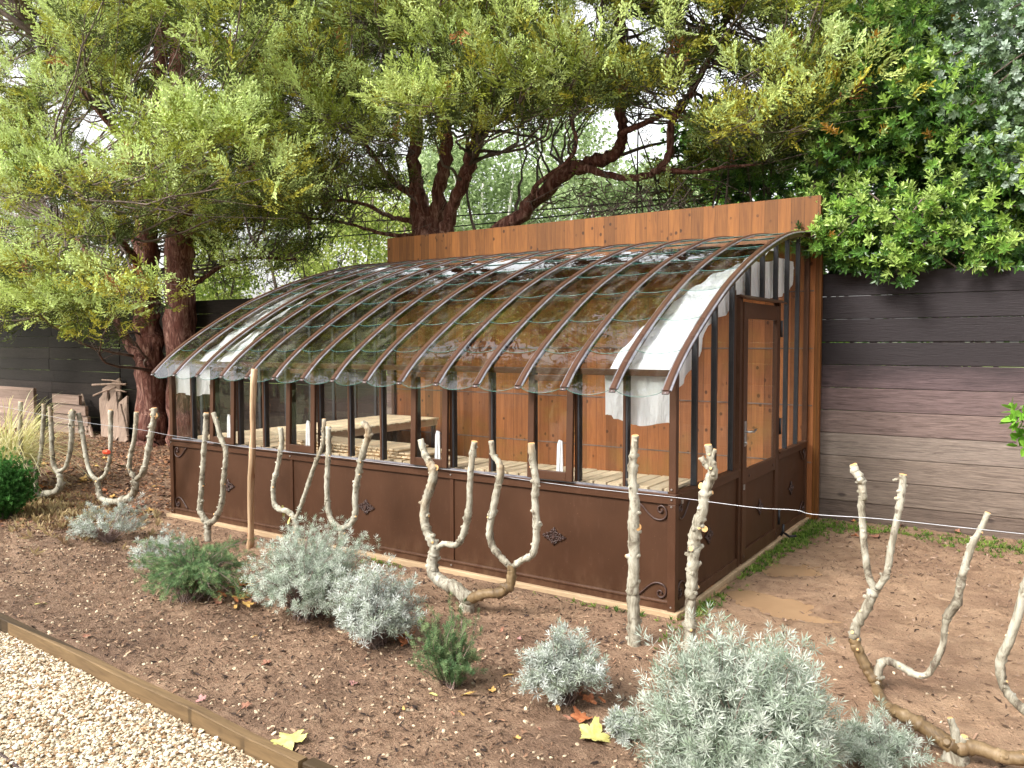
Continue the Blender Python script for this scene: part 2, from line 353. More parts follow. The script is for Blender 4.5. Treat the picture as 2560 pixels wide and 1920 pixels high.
def ground():
    xs = axis(-9.5, 3.6, .03, 900); ys = axis(-3.6, 3.4, .03, 900)
    X, Y = np.meshgrid(xs, ys); Z = ground_h(X, Y); n, m = X.shape
    ids = np.arange(n*m).reshape(n, m); Fq = np.stack([ids[:-1, :-1], ids[:-1, 1:], ids[1:, 1:], ids[1:, :-1]], -1).reshape(-1, 4)
    b = NB('garden_soil'); co = b.coord(); tc = b.nd('ShaderNodeTexCoord'); sp = b.nd('ShaderNodeSeparateXYZ'); b.l(tc.outputs['Object'], sp.inputs[0])
    big = b.noise(co, 1.1, 4); mid = b.noise(co, 9, 6, .7); fi = b.noise(co, 70, 4, .7); vf = b.noise(co, 220, 2)
    soil = b.ramp(mid, [(.3, (.15, .085, .05)), (.5, (.32, .195, .122)), (.7, (.48, .32, .21))])
    soil = b.mix(b.ramp(fi, [(.45, (0, 0, 0)), (.75, (.7, .7, .7))]), soil, (.38, .25, .17)); soil = b.mix(b.ramp(fi, [(.3, (.8, .8, .8)), (.45, (0, 0, 0))]), soil, (.055, .03, .02))
    mud = b.ramp(b.noise(co, 5, 6, .65, 1.), [(.3, (.235, .14, .082)), (.5, (.40, .255, .158)), (.7, (.50, .335, .212))])
    mud = b.mix(b.ramp(vf, [(.55, (0, 0, 0)), (.8, (.4, .4, .4))]), mud, (.12, .065, .04))
    # trodden mud right of the greenhouse, a strip along its front
    fx = b.math('ADD', b.math('MULTIPLY', b.math('ADD', sp.outputs[0], .1), 1.6), b.math('MULTIPLY', b.math('ADD', sp.outputs[1], 1.0), .9))
    fx = b.math('ADD', fx, b.math('MULTIPLY', b.math('SUBTRACT', big, .5), 2.5))
    strip = b.math('SUBTRACT', 1., b.math('MULTIPLY', b.math('ABSOLUTE', b.math('ADD', sp.outputs[1], .35)), 2.2)); strip = b.math('MULTIPLY', b.math('MAXIMUM', strip, 0.), .8)
    strip_span = b.math('GREATER_THAN', sp.outputs[0], -5.6); strip = b.math('MULTIPLY', strip, strip_span)  # mud strip stops just past the greenhouse's left end
    fm = b.math('MINIMUM', b.math('MAXIMUM', b.math('MAXIMUM', fx, strip), 0.), 1.)
    col = b.mix(fm, soil, mud)
    col = b.mix(b.ramp(big, [(.42, (0, 0, 0)), (.68, (.6, .6, .6))]), col, b.mix(fm, (.085, .045, .03), (.22, .125, .08)), 'MIX')
    far = b.math('GREATER_THAN', sp.outputs[1], 4.2); grass = b.ramp(mid, [(.3, (.10, .16, .03)), (.7, (.26, .32, .08))]); col = b.mix(far, col, grass)
    farx = b.math('LESS_THAN', sp.outputs[0], -17.); col = b.mix(farx, col, grass)
    b.set(Base_Color=col, Roughness=b.math('ADD', b.math('MULTIPLY', big, .4), .5), Specular_IOR_Level=.3)
    b.bump(b.math('ADD', b.math('MULTIPLY', fi, .8), b.math('ADD', mid, b.math('MULTIPLY', vf, .3))), 1., .035)
    o = npmesh('ground', np.stack([X, Y, Z], -1).reshape(-1, 3), Fq, b.m, smooth=True); struct(o)
ground()
for i, (cx, cy, rx, ry, a) in enumerate(PUD[:2]):
    P = []
    for k in range(48):
        th = 2*PI*k/48; q = 1.5; P.append((cx+q*(rx*math.cos(th)*math.cos(a)-ry*math.sin(th)*math.sin(a)), cy+q*(rx*math.cos(th)*math.sin(a)+ry*math.sin(th)*math.cos(a))))
    o = MB(); o.add([(x, y, -.0125) for x, y in P], [list(range(48))]); struct(o.build('puddle', M['puddle']))
# gravel path: sheet and loose stones
def path():
    xs = np.linspace(-9, 2.5, 300); ys = np.linspace(0, 1, 50)
    X, T = np.meshgrid(xs, ys); Y = (EDGE(X)-.0)*(T)+(-9.)*(1-T); Y = np.where(T > .2, EDGE(X)-(1-T)/.8*1.6, EDGE(X)-1.6-(.2-T)*20); Z = -.066+.004*fbm(X, Y, 9, 4)
    n, m = X.shape; ids = np.arange(n*m).reshape(n, m); Fq = np.stack([ids[:-1, :-1], ids[:-1, 1:], ids[1:, 1:], ids[1:, :-1]], -1).reshape(-1, 4)
    b = NB('gravel_bed'); v = b.nd('ShaderNodeTexVoronoi'); v.inputs['Scale'].default_value = 75; b.l(b.coord(), v.inputs['Vector'])
    b.set(Base_Color=b.mix(b.ramp(v.outputs['Distance'], [(.3, (0, 0, 0)), (.8, (1, 1, 1))]), (.68, .56, .39), (.30, .20, .12)), Roughness=.9); b.bump(v.outputs['Distance'], 1., .02)
    struct(npmesh('gravel_path', np.stack([X, Y, Z], -1).reshape(-1, 3), Fq, b.m, smooth=True))
path()
def pebble_template():
    t = (1+5**.5)/2; V = np.array([(-1, t, 0), (1, t, 0), (-1, -t, 0), (1, -t, 0), (0, -1, t), (0, 1, t), (0, -1, -t), (0, 1, -t), (t, 0, -1), (t, 0, 1), (-t, 0, -1), (-t, 0, 1)])/1.9
    Fq = np.array([(0, 11, 5), (0, 5, 1), (0, 1, 7), (0, 7, 10), (0, 10, 11), (1, 5, 9), (5, 11, 4), (11, 10, 2), (10, 7, 6), (7, 1, 8), (3, 9, 4), (3, 4, 2), (3, 2, 6), (3, 6, 8), (3, 8, 9), (4, 9, 5), (2, 4, 11), (6, 2, 10), (8, 6, 7), (9, 8, 1)])
    return V, Fq
def inview(P, mrg=60):
    d = P-CAM; z = d @ FW; x = (1280+F*(d @ RT)/z)/OV; y = (960-F*(d @ UP)/z)/OV
    return (z > .3) & (x > -mrg*3) & (x < 2212+mrg*3) & (y < 1659+mrg*4)
def rot2(n):                           # random rotation about Z plus small tilt
    D = np.stack([rng.normal(0, .35, n), rng.normal(0, .35, n), np.ones(n)], -1); return frames(D, np.stack([rng.normal(size=n), rng.normal(size=n), np.zeros(n)], -1))
def scatter_stones():
    V, Fq = pebble_template(); n = 60000
    P = np.stack([rng.uniform(-4.6, .9, n), rng.uniform(-4.1, -2.3, n), np.zeros(n)], -1); P[:, 1] = np.minimum(P[:, 1], P[:, 1]); P = P[(P[:, 1] < EDGE(P[:, 0])-.03)]
    # sparser with more soil close to the edging
    dd = EDGE(P[:, 0])-P[:, 1]; P = P[rng.random(len(P)) < np.clip(.30+dd*2.6, 0, 1)]; P = P[inview(P, 30)]; n = len(P); P[:, 2] = -.062+rng.uniform(0, .008, n)
    s = np.stack([rng.uniform(.005, .012, n), rng.uniform(.004, .010, n), rng.uniform(.003, .0065, n)], -1)*rng.choice([1, 1, 1, 1.4], n)[:, None]
    base = np.array([.76, .65, .47])*rng.uniform(.62, 1.2, (n, 1)); k = rng.random(n); base[k < .26] = np.array([.42, .27, .15])*rng.uniform(.6, 1.2, ((k < .26).sum(), 1)); base[k > .8] = np.array([.88, .84, .74])
    v, f, c = inst(V, Fq, P, rot2(n), s, None, np.clip(base, 0, .9)); o = npmesh('gravel', v, f, M['stone'], col=c, smooth=False); tag(o, 'loose pale cream gravel covering the path', 'gravel', kind='stuff')
    # stones in the bed
    n = 2600; P = np.stack([rng.uniform(-10, 1.6, n), rng.uniform(-2.45, -.2, n), np.zeros(n)], -1); P = P[inview(P)]; P = P[rng.random(len(P)) < np.where(P[:, 1] < -1.0, 1, .35)]; n = len(P); P[:, 2] = ground_h(P[:, 0], P[:, 1])+.002
    s = np.stack([rng.uniform(.006, .015, n), rng.uniform(.005, .011, n), rng.uniform(.004, .007, n)], -1)*rng.choice([.7, .8, 1, 1.3], n)[:, None]
    base = np.array([.66, .52, .36])*rng.uniform(.55, 1.25, (n, 1))
    v, f, c = inst(V, Fq, P, rot2(n), s, None, np.clip(base, 0, .85)); o = npmesh('bed_stones', v, f, M['stone'], col=c); tag(o, 'small cream stones scattered over the soil bed', 'stones', kind='stuff')
scatter_stones()
def scatter_litter():
    V = np.array([(-.5, -.2, 0), (-.1, -.5, .1), (.5, -.1, .0), (.35, .4, .2), (-.15, .45, .1)]); Fq = np.array([(0, 1, 2, 3, 4)])
    def go(name, lab, n, xr, yr, L, Wd, pal, dens, lift=.004):
        P = np.stack([rng.uniform(*xr, n), rng.uniform(*yr, n), np.zeros(n)], -1); P = P[inview(P)]; P = P[(P[:, 1] > EDGE(P[:, 0])+.05) & ~((P[:, 0] > -5.42) & (P[:, 0] < .1) & (P[:, 1] > -.1))]
        P = P[rng.random(len(P)) < dens(P[:, 0], P[:, 1])]; n = len(P); P[:, 2] = ground_h(P[:, 0], P[:, 1])+lift*rng.uniform(.3, 1.6, n)
        lg = L[0]+(L[1]-L[0])*rng.random(n)**2.6; s = np.stack([lg, (Wd[0]+(Wd[1]-Wd[0])*rng.random(n)**1.5)*np.clip(.6+lg/L[1], .6, 1.4), rng.uniform(.01, .03, n)], -1)
        c = np.array(pal)[rng.integers(0, len(pal), n)]*rng.uniform(.6, 1.3, (n, 1))
        v, f, c = inst(V, Fq, P, rot2(n), s, None, c); o = npmesh(name, v, f, M['litter'], col=c); tag(o, lab, 'litter', kind='stuff')
    def soilness(x, y): return 1-np.clip((x+.1)*1.6+(y+1.0)*.9, 0, .97)
    go('bark_litter', 'dark bark crumbs and dry twigs strewn over the soil bed', 130000, (-10, 3.2), (-2.7, 3.3), (.006, .05), (.004, .012), [(.06, .035, .024), (.12, .07, .045), (.25, .14, .085), (.42, .28, .18), (.035, .02, .016)], lambda x, y: soilness(x, y)*np.where(y < -.15, 1, .6)*np.clip(1.1-.4*fbm(x, y, 2.2, 31, 2)**2, .2, 1), .006)
    go('leaf_litter', 'rusty brown leaf crumbs under the trees on the left', 30000, (-16, -5.4), (-1.2, 3.3), (.02, .07), (.015, .04), [(.30, .13, .06), (.20, .09, .05), (.42, .24, .13), (.10, .05, .035)], lambda x, y: np.clip((y+1.6)*.7, .1, 1), .012)
    go('mud_litter', 'thin dark leaf scraps and twigs pressed in the pale mud', 22000, (.1, 4), (-1.6, 3.3), (.006, .06), (.004, .014), [(.09, .05, .03), (.15, .09, .06), (.24, .15, .10), (.36, .25, .18)], lambda x, y: np.where((y < 1.7), .45, 1.)*np.clip(.9-.5*np.abs(fbm(x, y, 3, 33, 2)), .2, 1), .004)
scatter_litter()

# timber edging
def edging(x0, x1, lab, y0, y1, t=.05, z0=-.16, z1=.012, mat=None, nm='timber_edging', g='timber edging of the path', skew=0):
    m_ = MB(); n = 14; L = math.hypot(x1-x0, y1-y0); ux, uy = (x1-x0)/L, (y1-y0)/L; vs = []
    for i in range(n+1):
        s_ = L*i/n; wob = .004*math.sin(i*1.7+x0); cx, cy = x0+ux*s_-uy*wob, y0+uy*s_+ux*wob; wz = .003*math.sin(i*2.3)
        for (a, zz) in ((-t/2, z0), (t/2, z0), (t/2, z1+wz-.004), (t/2-.005, z1+wz), (-t/2+.005, z1+wz), (-t/2, z1+wz-.004)): vs.append((cx-uy*a, cy+ux*a, zz))
    fs = [[i*6+k, i*6+(k+1) % 6, (i+1)*6+(k+1) % 6, (i+1)*6+k] for i in range(n) for k in range(6)]+[list(range(6))[::-1], [n*6+k for k in range(6)]]
    m_.add(vs, fs); o = m_.build(nm, mat or M['timber'], loc=(x0, y0, 0)); tag(o, lab, 'edging', g); return o
A = G(0, 1331); B = G(692, 1629); 
edging(A[0]-2.2, B[0]-.01, 'long weathered timber edging between gravel path and soil bed', EDGE(A[0]-2.2), EDGE(B[0]))
edging(B[0]+.01, B[0]+2.2, 'nearer timber edging board beginning at the split joint', EDGE(B[0])+.012, EDGE(B[0]+2.2)-.06, t=.06)
A = G(-40, 1585); B = G(90, 1672)
edging(A[0]-.9, B[0]+.9, 'thin rusty edging strip crossing the gravel in the lower left corner', A[1]-(B[1]-A[1])/(B[0]-A[0])*.9, B[1], t=.014, z1=-.05, mat=M['iron'])

# ------------------------------------------------------------ greenhouse
L, D, H0, HW = 5.343, 3.286, .76, 3.095
PR = np.array([(-.165, 1.43), (-.015, 1.572), (.214, 1.738), (.542, 1.938), (.923, 2.142), (1.352, 2.325), (1.711, 2.452), (2.107, 2.572), (2.395, 2.645), (2.72, 2.705), (3.057, 2.745), (3.235, 2.757)])
PRs = crom(PR, 6); PRs[:, 1] -= .012
arc = np.concatenate([[0], np.cumsum(np.hypot(*np.diff(PRs, axis=0).T))]); AL = arc[-1]
def roof_at(s, off=0.):
    s = max(-.02, min(AL, s)); y = np.interp(s, arc, PRs[:, 0]); z = np.interp(s, arc, PRs[:, 1])
    y2 = np.interp(min(AL, s+.03), arc, PRs[:, 0])-np.interp(max(0, s-.03), arc, PRs[:, 0]); z2 = np.interp(min(AL, s+.03), arc, PRs[:, 1])-np.interp(max(0, s-.03), arc, PRs[:, 1])
    q = math.hypot(y2, z2); return y-z2/q*off, z+y2/q*off
def hz(y): return float(np.interp(y, PRs[:, 0], PRs[:, 1]))
gh = thing('greenhouse', 'brown lean-to greenhouse with curved glass roof against a tall pine wall', 'greenhouse', (-L/2, 1.6, 0))
xr = [-L+L*i/15 for i in range(16)]
# plinth, base
m_ = MB()
m_.box((-L-.05, -.035, -.06), (.03, .05, .022)); m_.box((.0, .05, -.06), (.032, D, .02)); m_.box((-L-.05, .05, -.06), (-L-.01, D, .02)); m_.build('plinth', M['plinth'], gh, .006)
m_ = MB(); m_.box((-L, .0, .022), (0, .045, .085)); m_.box((-L, -.008, .068), (0, .0, .082)); m_.box((-.045, .0, .021), (-.002, D-.02, .084)); m_.box((-L+.002, .0, .021), (-L+.045, D-.02, .084)); m_.build('bottom_rail', M['brown_trim'], gh, .003)
for i in range(3):
    x0, x1 = -L+L*i/3, -L+L*(i+1)/3
    p = MB(); p.box((x0+.018, .013, .08), (x1-.018, .023, .71)); p.build('base_panel', M['brown'], gh)
    if i: q = MB(); q.box((x0-.017, .002, .086), (x0+.017, .04, .703)); q.build('stile', M['brown_trim'], gh, .003)
m_ = MB(); m_.box((-L-.004, -.006, .703), (.004, .05, .758)); m_.box((-L-.01, -.022, .759), (.01, .055, .772)); m_.build('sill_rail', M['brown_trim'], gh, .003)
m_ = MB(); m_.box((-L+.05, -.012, .7725), (-.05, -.004, .785)); m_.build('sill_seal', M['rib_seal'], gh)
for x in (-L, 0):
    s_ = 1 if x == 0 else -1; a, b_ = sorted((x-.05*s_, x+.003*s_)); m_ = MB()
    m_.box((a, -.009, .022), (b_, .046, .702)); m_.box((a+.003, -.003, .7725), (b_-.003, .044, 1.53)); m_.build('corner_post', M['brown_trim'], gh, .003)
# front mullions
for i in range(1, 15):
    x = xr[i]; m_ = MB(); m_.box((x-.011, -.001, .786), (x+.008, .04, 1.505)); m_.box((x+.0085, .002, .786), (x+.022, .05, 1.504), 1); m_.build('mullion', [M['brown_trim'], M['black']], gh, .002)  # right flank of each mullion is a near-black strip
m_ = MB(); m_.box((-L+.001, -.002, 1.506), (-.001, .045, 1.548)); m_.build('eave_rail', M['brown'], gh, .003)
m_ = MB(); m_.box((-L, 3.19, 2.70), (0, 3.232, 2.735)); m_.build('ridge_rail', M['black'], gh)
# windows and fixed panes of the front
openw = (2, 5, 9, 12)
for i in range(15):
    x0, x1 = xr[i]+.023, xr[i+1]-.012
    if i in openw:
        tilt = .022
        def fr(z): return -.030-tilt*(1.5-z)/.7
        m_ = MB(); a, c_ = x0-.028, x1+.008; z0, z1 = .787, 1.50
        def bar(xa, xb, za, zb):
            ya, yb = fr(za), fr(zb); m_.add([(xa, ya, za), (xb, ya, za), (xb, ya+.026, za), (xa, ya+.026, za), (xa, yb, zb), (xb, yb, zb), (xb, yb+.026, zb), (xa, yb+.026, zb)], [(0, 3, 2, 1), (4, 5, 6, 7), (0, 1, 5, 4), (1, 2, 6, 5), (2, 3, 7, 6), (3, 0, 4, 7)])
        bar(a, a+.05, z0, z1); bar(c_-.05, c_, z0, z1); bar(a+.0501, c_-.0501, z0, z0+.06); bar(a+.0501, c_-.0501, z1-.04, z1)
        wd = m_.build('window', M['brown_trim'], gh, .003)
        g_ = MB(); g_.add([(a+.05, fr(z0+.06)+.013, z0+.06), (c_-.05, fr(z0+.06)+.013, z0+.06), (c_-.05, fr(z1-.04)+.013, z1-.04), (a+.05, fr(z1-.04)+.013, z1-.04)], [(0, 1, 2, 3)]); g_.build('pane', M['glass'], wd)
        h = MB(); cx = x0+.215; h.prism([(cx-.03, .79), (cx-.006, .79), (cx+.008, 1.055), (cx-.008, 1.06), (cx-.02, 1.03)], 1, -.018, -.004); h.prism([(cx+.0, .79), (cx+.026, .79), (cx+.02, 1.05), (cx+.009, 1.056)], 1, -.016, -.006, 0); h.build('window_stay', M['white_alu'], wd, .002)
    else:
        g_ = MB(); g_.add([(x0, .02, .775), (x1, .02, .775), (x1, .02, 1.507), (x0, .02, 1.507)], [(0, 1, 2, 3)]); g_.build('pane', M['glass'], gh)
# roof ribs
for i, x in enumerate(xr):
    m_ = MB(); sec = [(-.021, .0), (.021, .0), (.022, .018), (.014, .028), (-.014, .028), (-.022, .018)]; ss = np.linspace(0, AL, 34); vs = []
    for s_ in ss:
        for a, o_ in sec: y, z = roof_at(s_, o_-.006); vs.append((x+a, y, z))
    fs = [[j*6+k, j*6+(k+1) % 6, (j+1)*6+(k+1) % 6, (j+1)*6+k] for j in range(len(ss)-1) for k in range(6)]+[list(range(6)), [(len(ss)-1)*6+k for k in range(6)][::-1]]
    m_.add(vs, fs)
    for sd_ in (-1, 1):     # grey seal at both flanks
        vs = []
        for s_ in ss[:]:
            for a, o_ in ((.0215, .0), (.033, .0), (.0325, .007), (.0215, .012)): y, z = roof_at(min(s_+.01, AL), o_-.001); vs.append((x+a*sd_, y, z))
        fs = [[j*4+k, j*4+(k+1) % 4, (j+1)*4+(k+1) % 4, (j+1)*4+k] for j in range(len(ss)-1) for k in range(4)]; m_.add(vs, fs, 1)
    vs = []                 # deeper web below
    for s_ in ss[2:]:
        for a, o_ in ((-.010, -.04), (.010, -.04), (.010, -.007), (-.010, -.007)): y, z = roof_at(s_, o_); vs.append((x+a, y, z))
    nn = len(ss)-2; fs = [[j*4+k, j*4+(k+1) % 4, (j+1)*4+(k+1) % 4, (j+1)*4+k] for j in range(nn-1) for k in range(4)]+[[0, 1, 2, 3], [(nn-1)*4+k for k in range(4)][::-1]]; m_.add(vs, fs, 0 if i in (0, 15) else 2)
    rib = m_.build('roof_rib', [M['rib'], M['rib_seal'], M['brown']], gh)
    ys_, zs_ = roof_at(0, .006); e = MB(); e.box((-.023, -.004, -.018), (.023, .006, .02), 0, Matrix.Rotation(-.72, 3, 'X').to_3x3(), (x, ys_-.001, zs_)); c_ = e.build('end_cap', M['iron'], rib, .003)
    sc_ = MB(); sc_.tube([(x, ys_-.004, zs_-.006), (x, ys_-.012, zs_-.010)], .005, 8); sc_.build('screw', M['steel'], rib)
# end ribs get a thicker edge band
lap = [0., .405, .81, 1.255, 1.665, 2.0, 2.35, 2.74, 3.12, AL]
for i in range(15):
    x0, x1 = xr[i]+.012, xr[i+1]-.012; m_ = MB()
    for j in range(9):
        s0, s1 = lap[j]-(.02 if j else -.0), min(lap[j+1]+.03, AL); nx, ns = 8, 6; vs = []
        for b_ in range(ns+1):
            for a in range(nx+1):
                u = a/nx; bow = .05*(1-(2*u-1)**2)*(1-b_/ns); s_ = s0+(s1-s0)*b_/ns-bow; x = x0+(x1-x0)*u
                if s_ < 0:   # free edge hangs past the end of the ribs along the tangent
                    y0_, z0_ = roof_at(0, .004); y1_, z1_ = roof_at(.05, .004); y, z = y0_+(y1_-y0_)*s_/.05, z0_+(z1_-z0_)*s_/.05
                else: y, z = roof_at(s_, .004+.005*(1-b_/ns)-.0)
                vs.append((x, y, z))
        fs = [(b_*(nx+1)+a, b_*(nx+1)+a+1, (b_+1)*(nx+1)+a+1, (b_+1)*(nx+1)+a) for b_ in range(ns) for a in range(nx)]
        m_.add(vs, fs, 0, True); e = [np.array(vs[a])+np.array([0, 0, .001]) for a in range(nx+1)]; m_.tube(e, .0019, 5, 1)
    m_.build('roof_glass', [M['roofglass'], M['glass_edge']], gh)
# end walls
def end_wall(X, sgn, door):
    out = X+.003*sgn; inn = X-.045*sgn; a, b_ = sorted((inn, out)); thin = sorted((X-.04*sgn, X-.001*sgn))
    ys = [D*j/9 for j in range(10)]
    def segs(): return [(0.05, 1.215), (2.285, D-.05)] if door else [(.05, D-.05)]
    for (ya, yb) in segs():
        p = MB(); p.box((X-.026*sgn if sgn > 0 else X+.016, ya, .08), (X-.016*sgn if sgn > 0 else X+.026, yb, .71)); p.build('end_panel', M['brown'], gh)
        p = MB(); p.box((a, ya, .703), (b_+.002, yb, .757)); p.box((a, ya+.001, .7575), (b_+.016, yb-.001, .771)); p.build('end_sill', M['brown_trim'], gh, .003)
    m_ = MB(); m_.box((a, D-.049, .021), (b_, D-.003, 2.74)); m_.build('rear_post', M['brown_trim'], gh, .003)
    for j in range(1, 9):
        y = ys[j]; zb = .772
        if door and 1.25 < y < 2.25: zb = 2.075
        if door and abs(y-2.19) < .01: y = 2.205; 
        top = min(hz(y-.02), hz(y+.02))-.025
        m_ = MB(); m_.box((thin[0], y-.02, zb), (thin[1], y-.006, top)); m_.box((thin[0]+.003, y-.0055, zb), (thin[1]-.003, y+.018, top), 1); m_.build('end_mullion', [M['black'], M['brown_trim']] if True else 0, gh, .002)
    for j in range(9):
        y0, y1 = ys[j]+.02, ys[j+1]-.02; zb = .772
        if door and y1 > 1.2 and y0 < 2.2: zb = 2.06
        if door and y0 < 1.2 and y1 > 1.2: y1 = 1.44
        yy = np.linspace(y0, y1, 5); g_ = MB(); g_.add([(X-.018*sgn, y0, zb), (X-.018*sgn, y1, zb)]+[(X-.018*sgn, y, hz(y)-.02) for y in yy[::-1]], [list(range(7))]); g_.build('end_pane', M['glass'], gh)
end_wall(0, 1, True); end_wall(-L, -1, False)
# door
m_ = MB(); m_.box((-.045, 1.216, .021), (.004, 1.268, 2.05)); m_.box((-.044, 1.10, .773), (.001, 1.118, 2.1)); m_.box((-.045, 2.236, .021), (.004, 2.284, 2.05)); m_.box((-.046, 1.217, 2.0505), (.006, 2.283, 2.073)); m_.build('door_frame', M['brown'], gh, .003)
m_ = MB(); m_.prism([(.007, 2.052), (.045, 2.04), (.045, 2.03), (.007, 2.035)][::-1], 1, 1.2, 2.31); 
m_ = MB(); m_.add([(-.002, 1.2, 2.075), (.05, 1.2, 2.052), (.05, 1.2, 2.040), (-.002, 1.2, 2.062), (-.002, 2.31, 2.075), (.05, 2.31, 2.052), (.05, 2.31, 2.040), (-.002, 2.31, 2.062)], [(0, 1, 2, 3), (4, 7, 6, 5), (0, 4, 5, 1), (1, 5, 6, 2), (2, 6, 7, 3), (3, 7, 4, 0)]); m_.build('door_hood', M['brown_trim'], gh)
dx0, dx1 = -.022, .016; m_ = MB(); y0, y1 = 1.272, 2.232
m_.box((dx0, y0, .03), (dx1, y0+.09, 2.02)); m_.box((dx0, y1-.09, .03), (dx1, y1, 2.02)); m_.box((dx0+.001, y0+.0901, .03), (dx1-.001, y1-.0901, .13)); m_.box((dx0+.001, y0+.0901, .64), (dx1-.001, y1-.0901, .745)); m_.box((dx0+.001, y0+.0901, 1.90), (dx1-.001, y1-.0901, 2.019)); m_.box((-.01, y0+.0902, .131), (.0, y1-.0902, .639), 1)
door = m_.build('door', [M['brown_trim'], M['brown']], gh, .003)
g_ = MB(); g_.add([(.004, y0+.09, .745), (.004, y1-.09, .745), (.004, y1-.09, 1.9), (.004, y0+.09, 1.9)], [(0, 1, 2, 3)]); g_.build('pane', M['glass'], door)
m_ = MB(); m_.box((.0165, y0+.02, .93), (.021, y0+.06, 1.12)); m_.tube([(.018, y0+.04, 1.04), (.055, y0+.04, 1.04), (.062, y0+.055, 1.042), (.064, y0+.10, 1.036), (.062, y0+.16, 1.05)], .008, 8); m_.build('handle', M['steel'], door)
m_ = MB(); m_.tube([(.016, y0+.04, .955), (.03, y0+.04, .955)], .012, 8); m_.build('lock', M['steel'], door)
for z in (.22, 1.0, 1.83): m_ = MB(); m_.tube([(.024, y1+.012, z-.07), (.024, y1+.012, z+.07)], .011, 8); m_.build('hinge', M['black'], door)
for yy, z in ((y0+.045, .08), (y1-.045, .08), (y0+.16, .69), (y1-.16, .69)): m_ = MB(); m_.tube([(.016, yy, z), (.020, yy, z)], .011, 8); m_.build('screw', M['iron'], door)
m_ = MB(); m_.box((.017, y0+.01, .60), (.024, y0+.035, .64)); m_.build('latch', M['steel'], door)
m_ = MB(); m_.tube([(.012, 2.36, .03), (.03, 2.36, .07), (.03, 2.37, .13)], .012, 6); m_.tube([(.03, 2.36, .06), (.10, 2.30, .045), (.15, 2.33, .05)], .010, 6); m_.build('door_stop', M['black'], gh)
# ornaments: small cast rosettes
def rosette(c, ax, wd, h, parent):
    m_ = MB(); c = np.array(c, float); U = np.array([1., 0, 0]) if ax == 'x' else np.array([0, 1., 0]); V = np.array([0, 0, 1.]); Nn = np.array([0, -1., 0]) if ax == 'x' else np.array([1., 0, 0])
    r_ = random.Random(3)
    for sx in (-1, 1):
        for sy in (-1, 1):
            for (u0, v0, r0, a0) in ((.22, .28, .17, 0), (.55, .16, .15, 1), (.12, .66, .13, 2), (.80, .04, .10, 1)):
                pts = []
                for k in range(9): th = a0+k*.75; rr = r0*(1-k*.07); pts.append(c+U*wd/2*sx*(u0+rr*math.cos(th))+V*h/2*sy*(v0+rr*1.4*math.sin(th))+Nn*(.004+.003*math.sin(k)))
                m_.tube(pts, .0045, 5)
    m_.tube([c-Nn*.002, c+Nn*.014], .014, 8); m_.tube([c+U*wd*.5, c, c-U*wd*.5], .0045, 5); m_.tube([c+V*h*.5, c-V*h*.5], .0045, 5)
    m_.build('rosette', M['iron'], parent)
for x in (-L*5/6, -L/2, -L/6): rosette((x, .008, .385), 'x', .19, .125, gh)
rosette((-.010, .62, .385), 'y', .15, .13, gh); rosette((.004, 1.75, .385), 'y', .15, .13, door); rosette((-.010, 2.75, .385), 'y', .15, .13, gh)
def scroll(cx, cz, sx, sz, ax, other):
    # corner at (cx,cz); runs sx along the rail, sz along the post
    m_ = MB(); P = []
    for u, v in ((.20, .004), (.165, .035), (.13, .07), (.095, .095), (.06, .103), (.028, .095), (.008, .070), (.010, .040), (.026, .018), (.048, .012), (.064, .026), (.063, .047), (.047, .055), (.036, .044), (.042, .034)): P.append((u, v))
    P = crom(P, 3); pts = []
    for u, v in P: pts.append((cx+sx*u, other, cz+sz*v) if ax == 'x' else (other, cx+sx*u, cz+sz*v))
    m_.tube(pts, .0055, 6); m_.build('scroll_bracket', M['iron'], gh)
for cx, sx in ((-L+.055, 1), (-.055, -1)):
    scroll(cx, .70, sx, -1, 'x', .004); scroll(cx, .088, sx, 1, 'x', .004)
scroll(.055, .70, 1, -1, 'y', -.006); scroll(.055, .088, 1, 1, 'y', -.006); scroll(D-.055, .70, -1, -1, 'y', -.006); scroll(D-.055, .088, -1, 1, 'y', -.006)
m_ = MB()
for x in (-L+.02, -L/3, -2*L/3, -.025):
    for z in (.735, .05): m_.tube([(x, -.005, z), (x, -.012, z)], .006, 6)
for x in (-.025,): m_.tube([(x, -.008, .80), (x, -.014, .80)], .006, 6); m_.tube([(x, -.008, .69), (x, -.014, .69)], .006, 6)
m_.box((.006, .075, .70), (.012, .10, .725)); m_.build('bolts', M['steel'], gh)
# pine wall behind
m_ = MB(); m_.box((-L-.02, D+.002, 0), (.05, D+.03, 2.76)); m_.build('wall_boards', M['innerwood'], gh)
m_ = MB(); m_.box((-L-.035, D-.06, 2.762), (.10, D-.03, HW)); m_.box((-L-.04, D-.065, 2.755), (.105, D-.025, 2.7615)); m_.box((-L-.035, D-.029, 2.80), (.10, D+.03, HW-.01)); m_.build('parapet_boards', M['wallwood'], gh)
m_ = MB(); m_.box((.051, D+.0, 0), (.105, D+.06, 2.754)); m_.build('wall_post', M['wallwood'], gh, .006)
m_ = MB()
for k in range(4): z = .55+k*.55; m_.box((-L, D-.004, z), (.04, D+.001, z+.012))
m_.build('board_joints', M['twig'], gh)
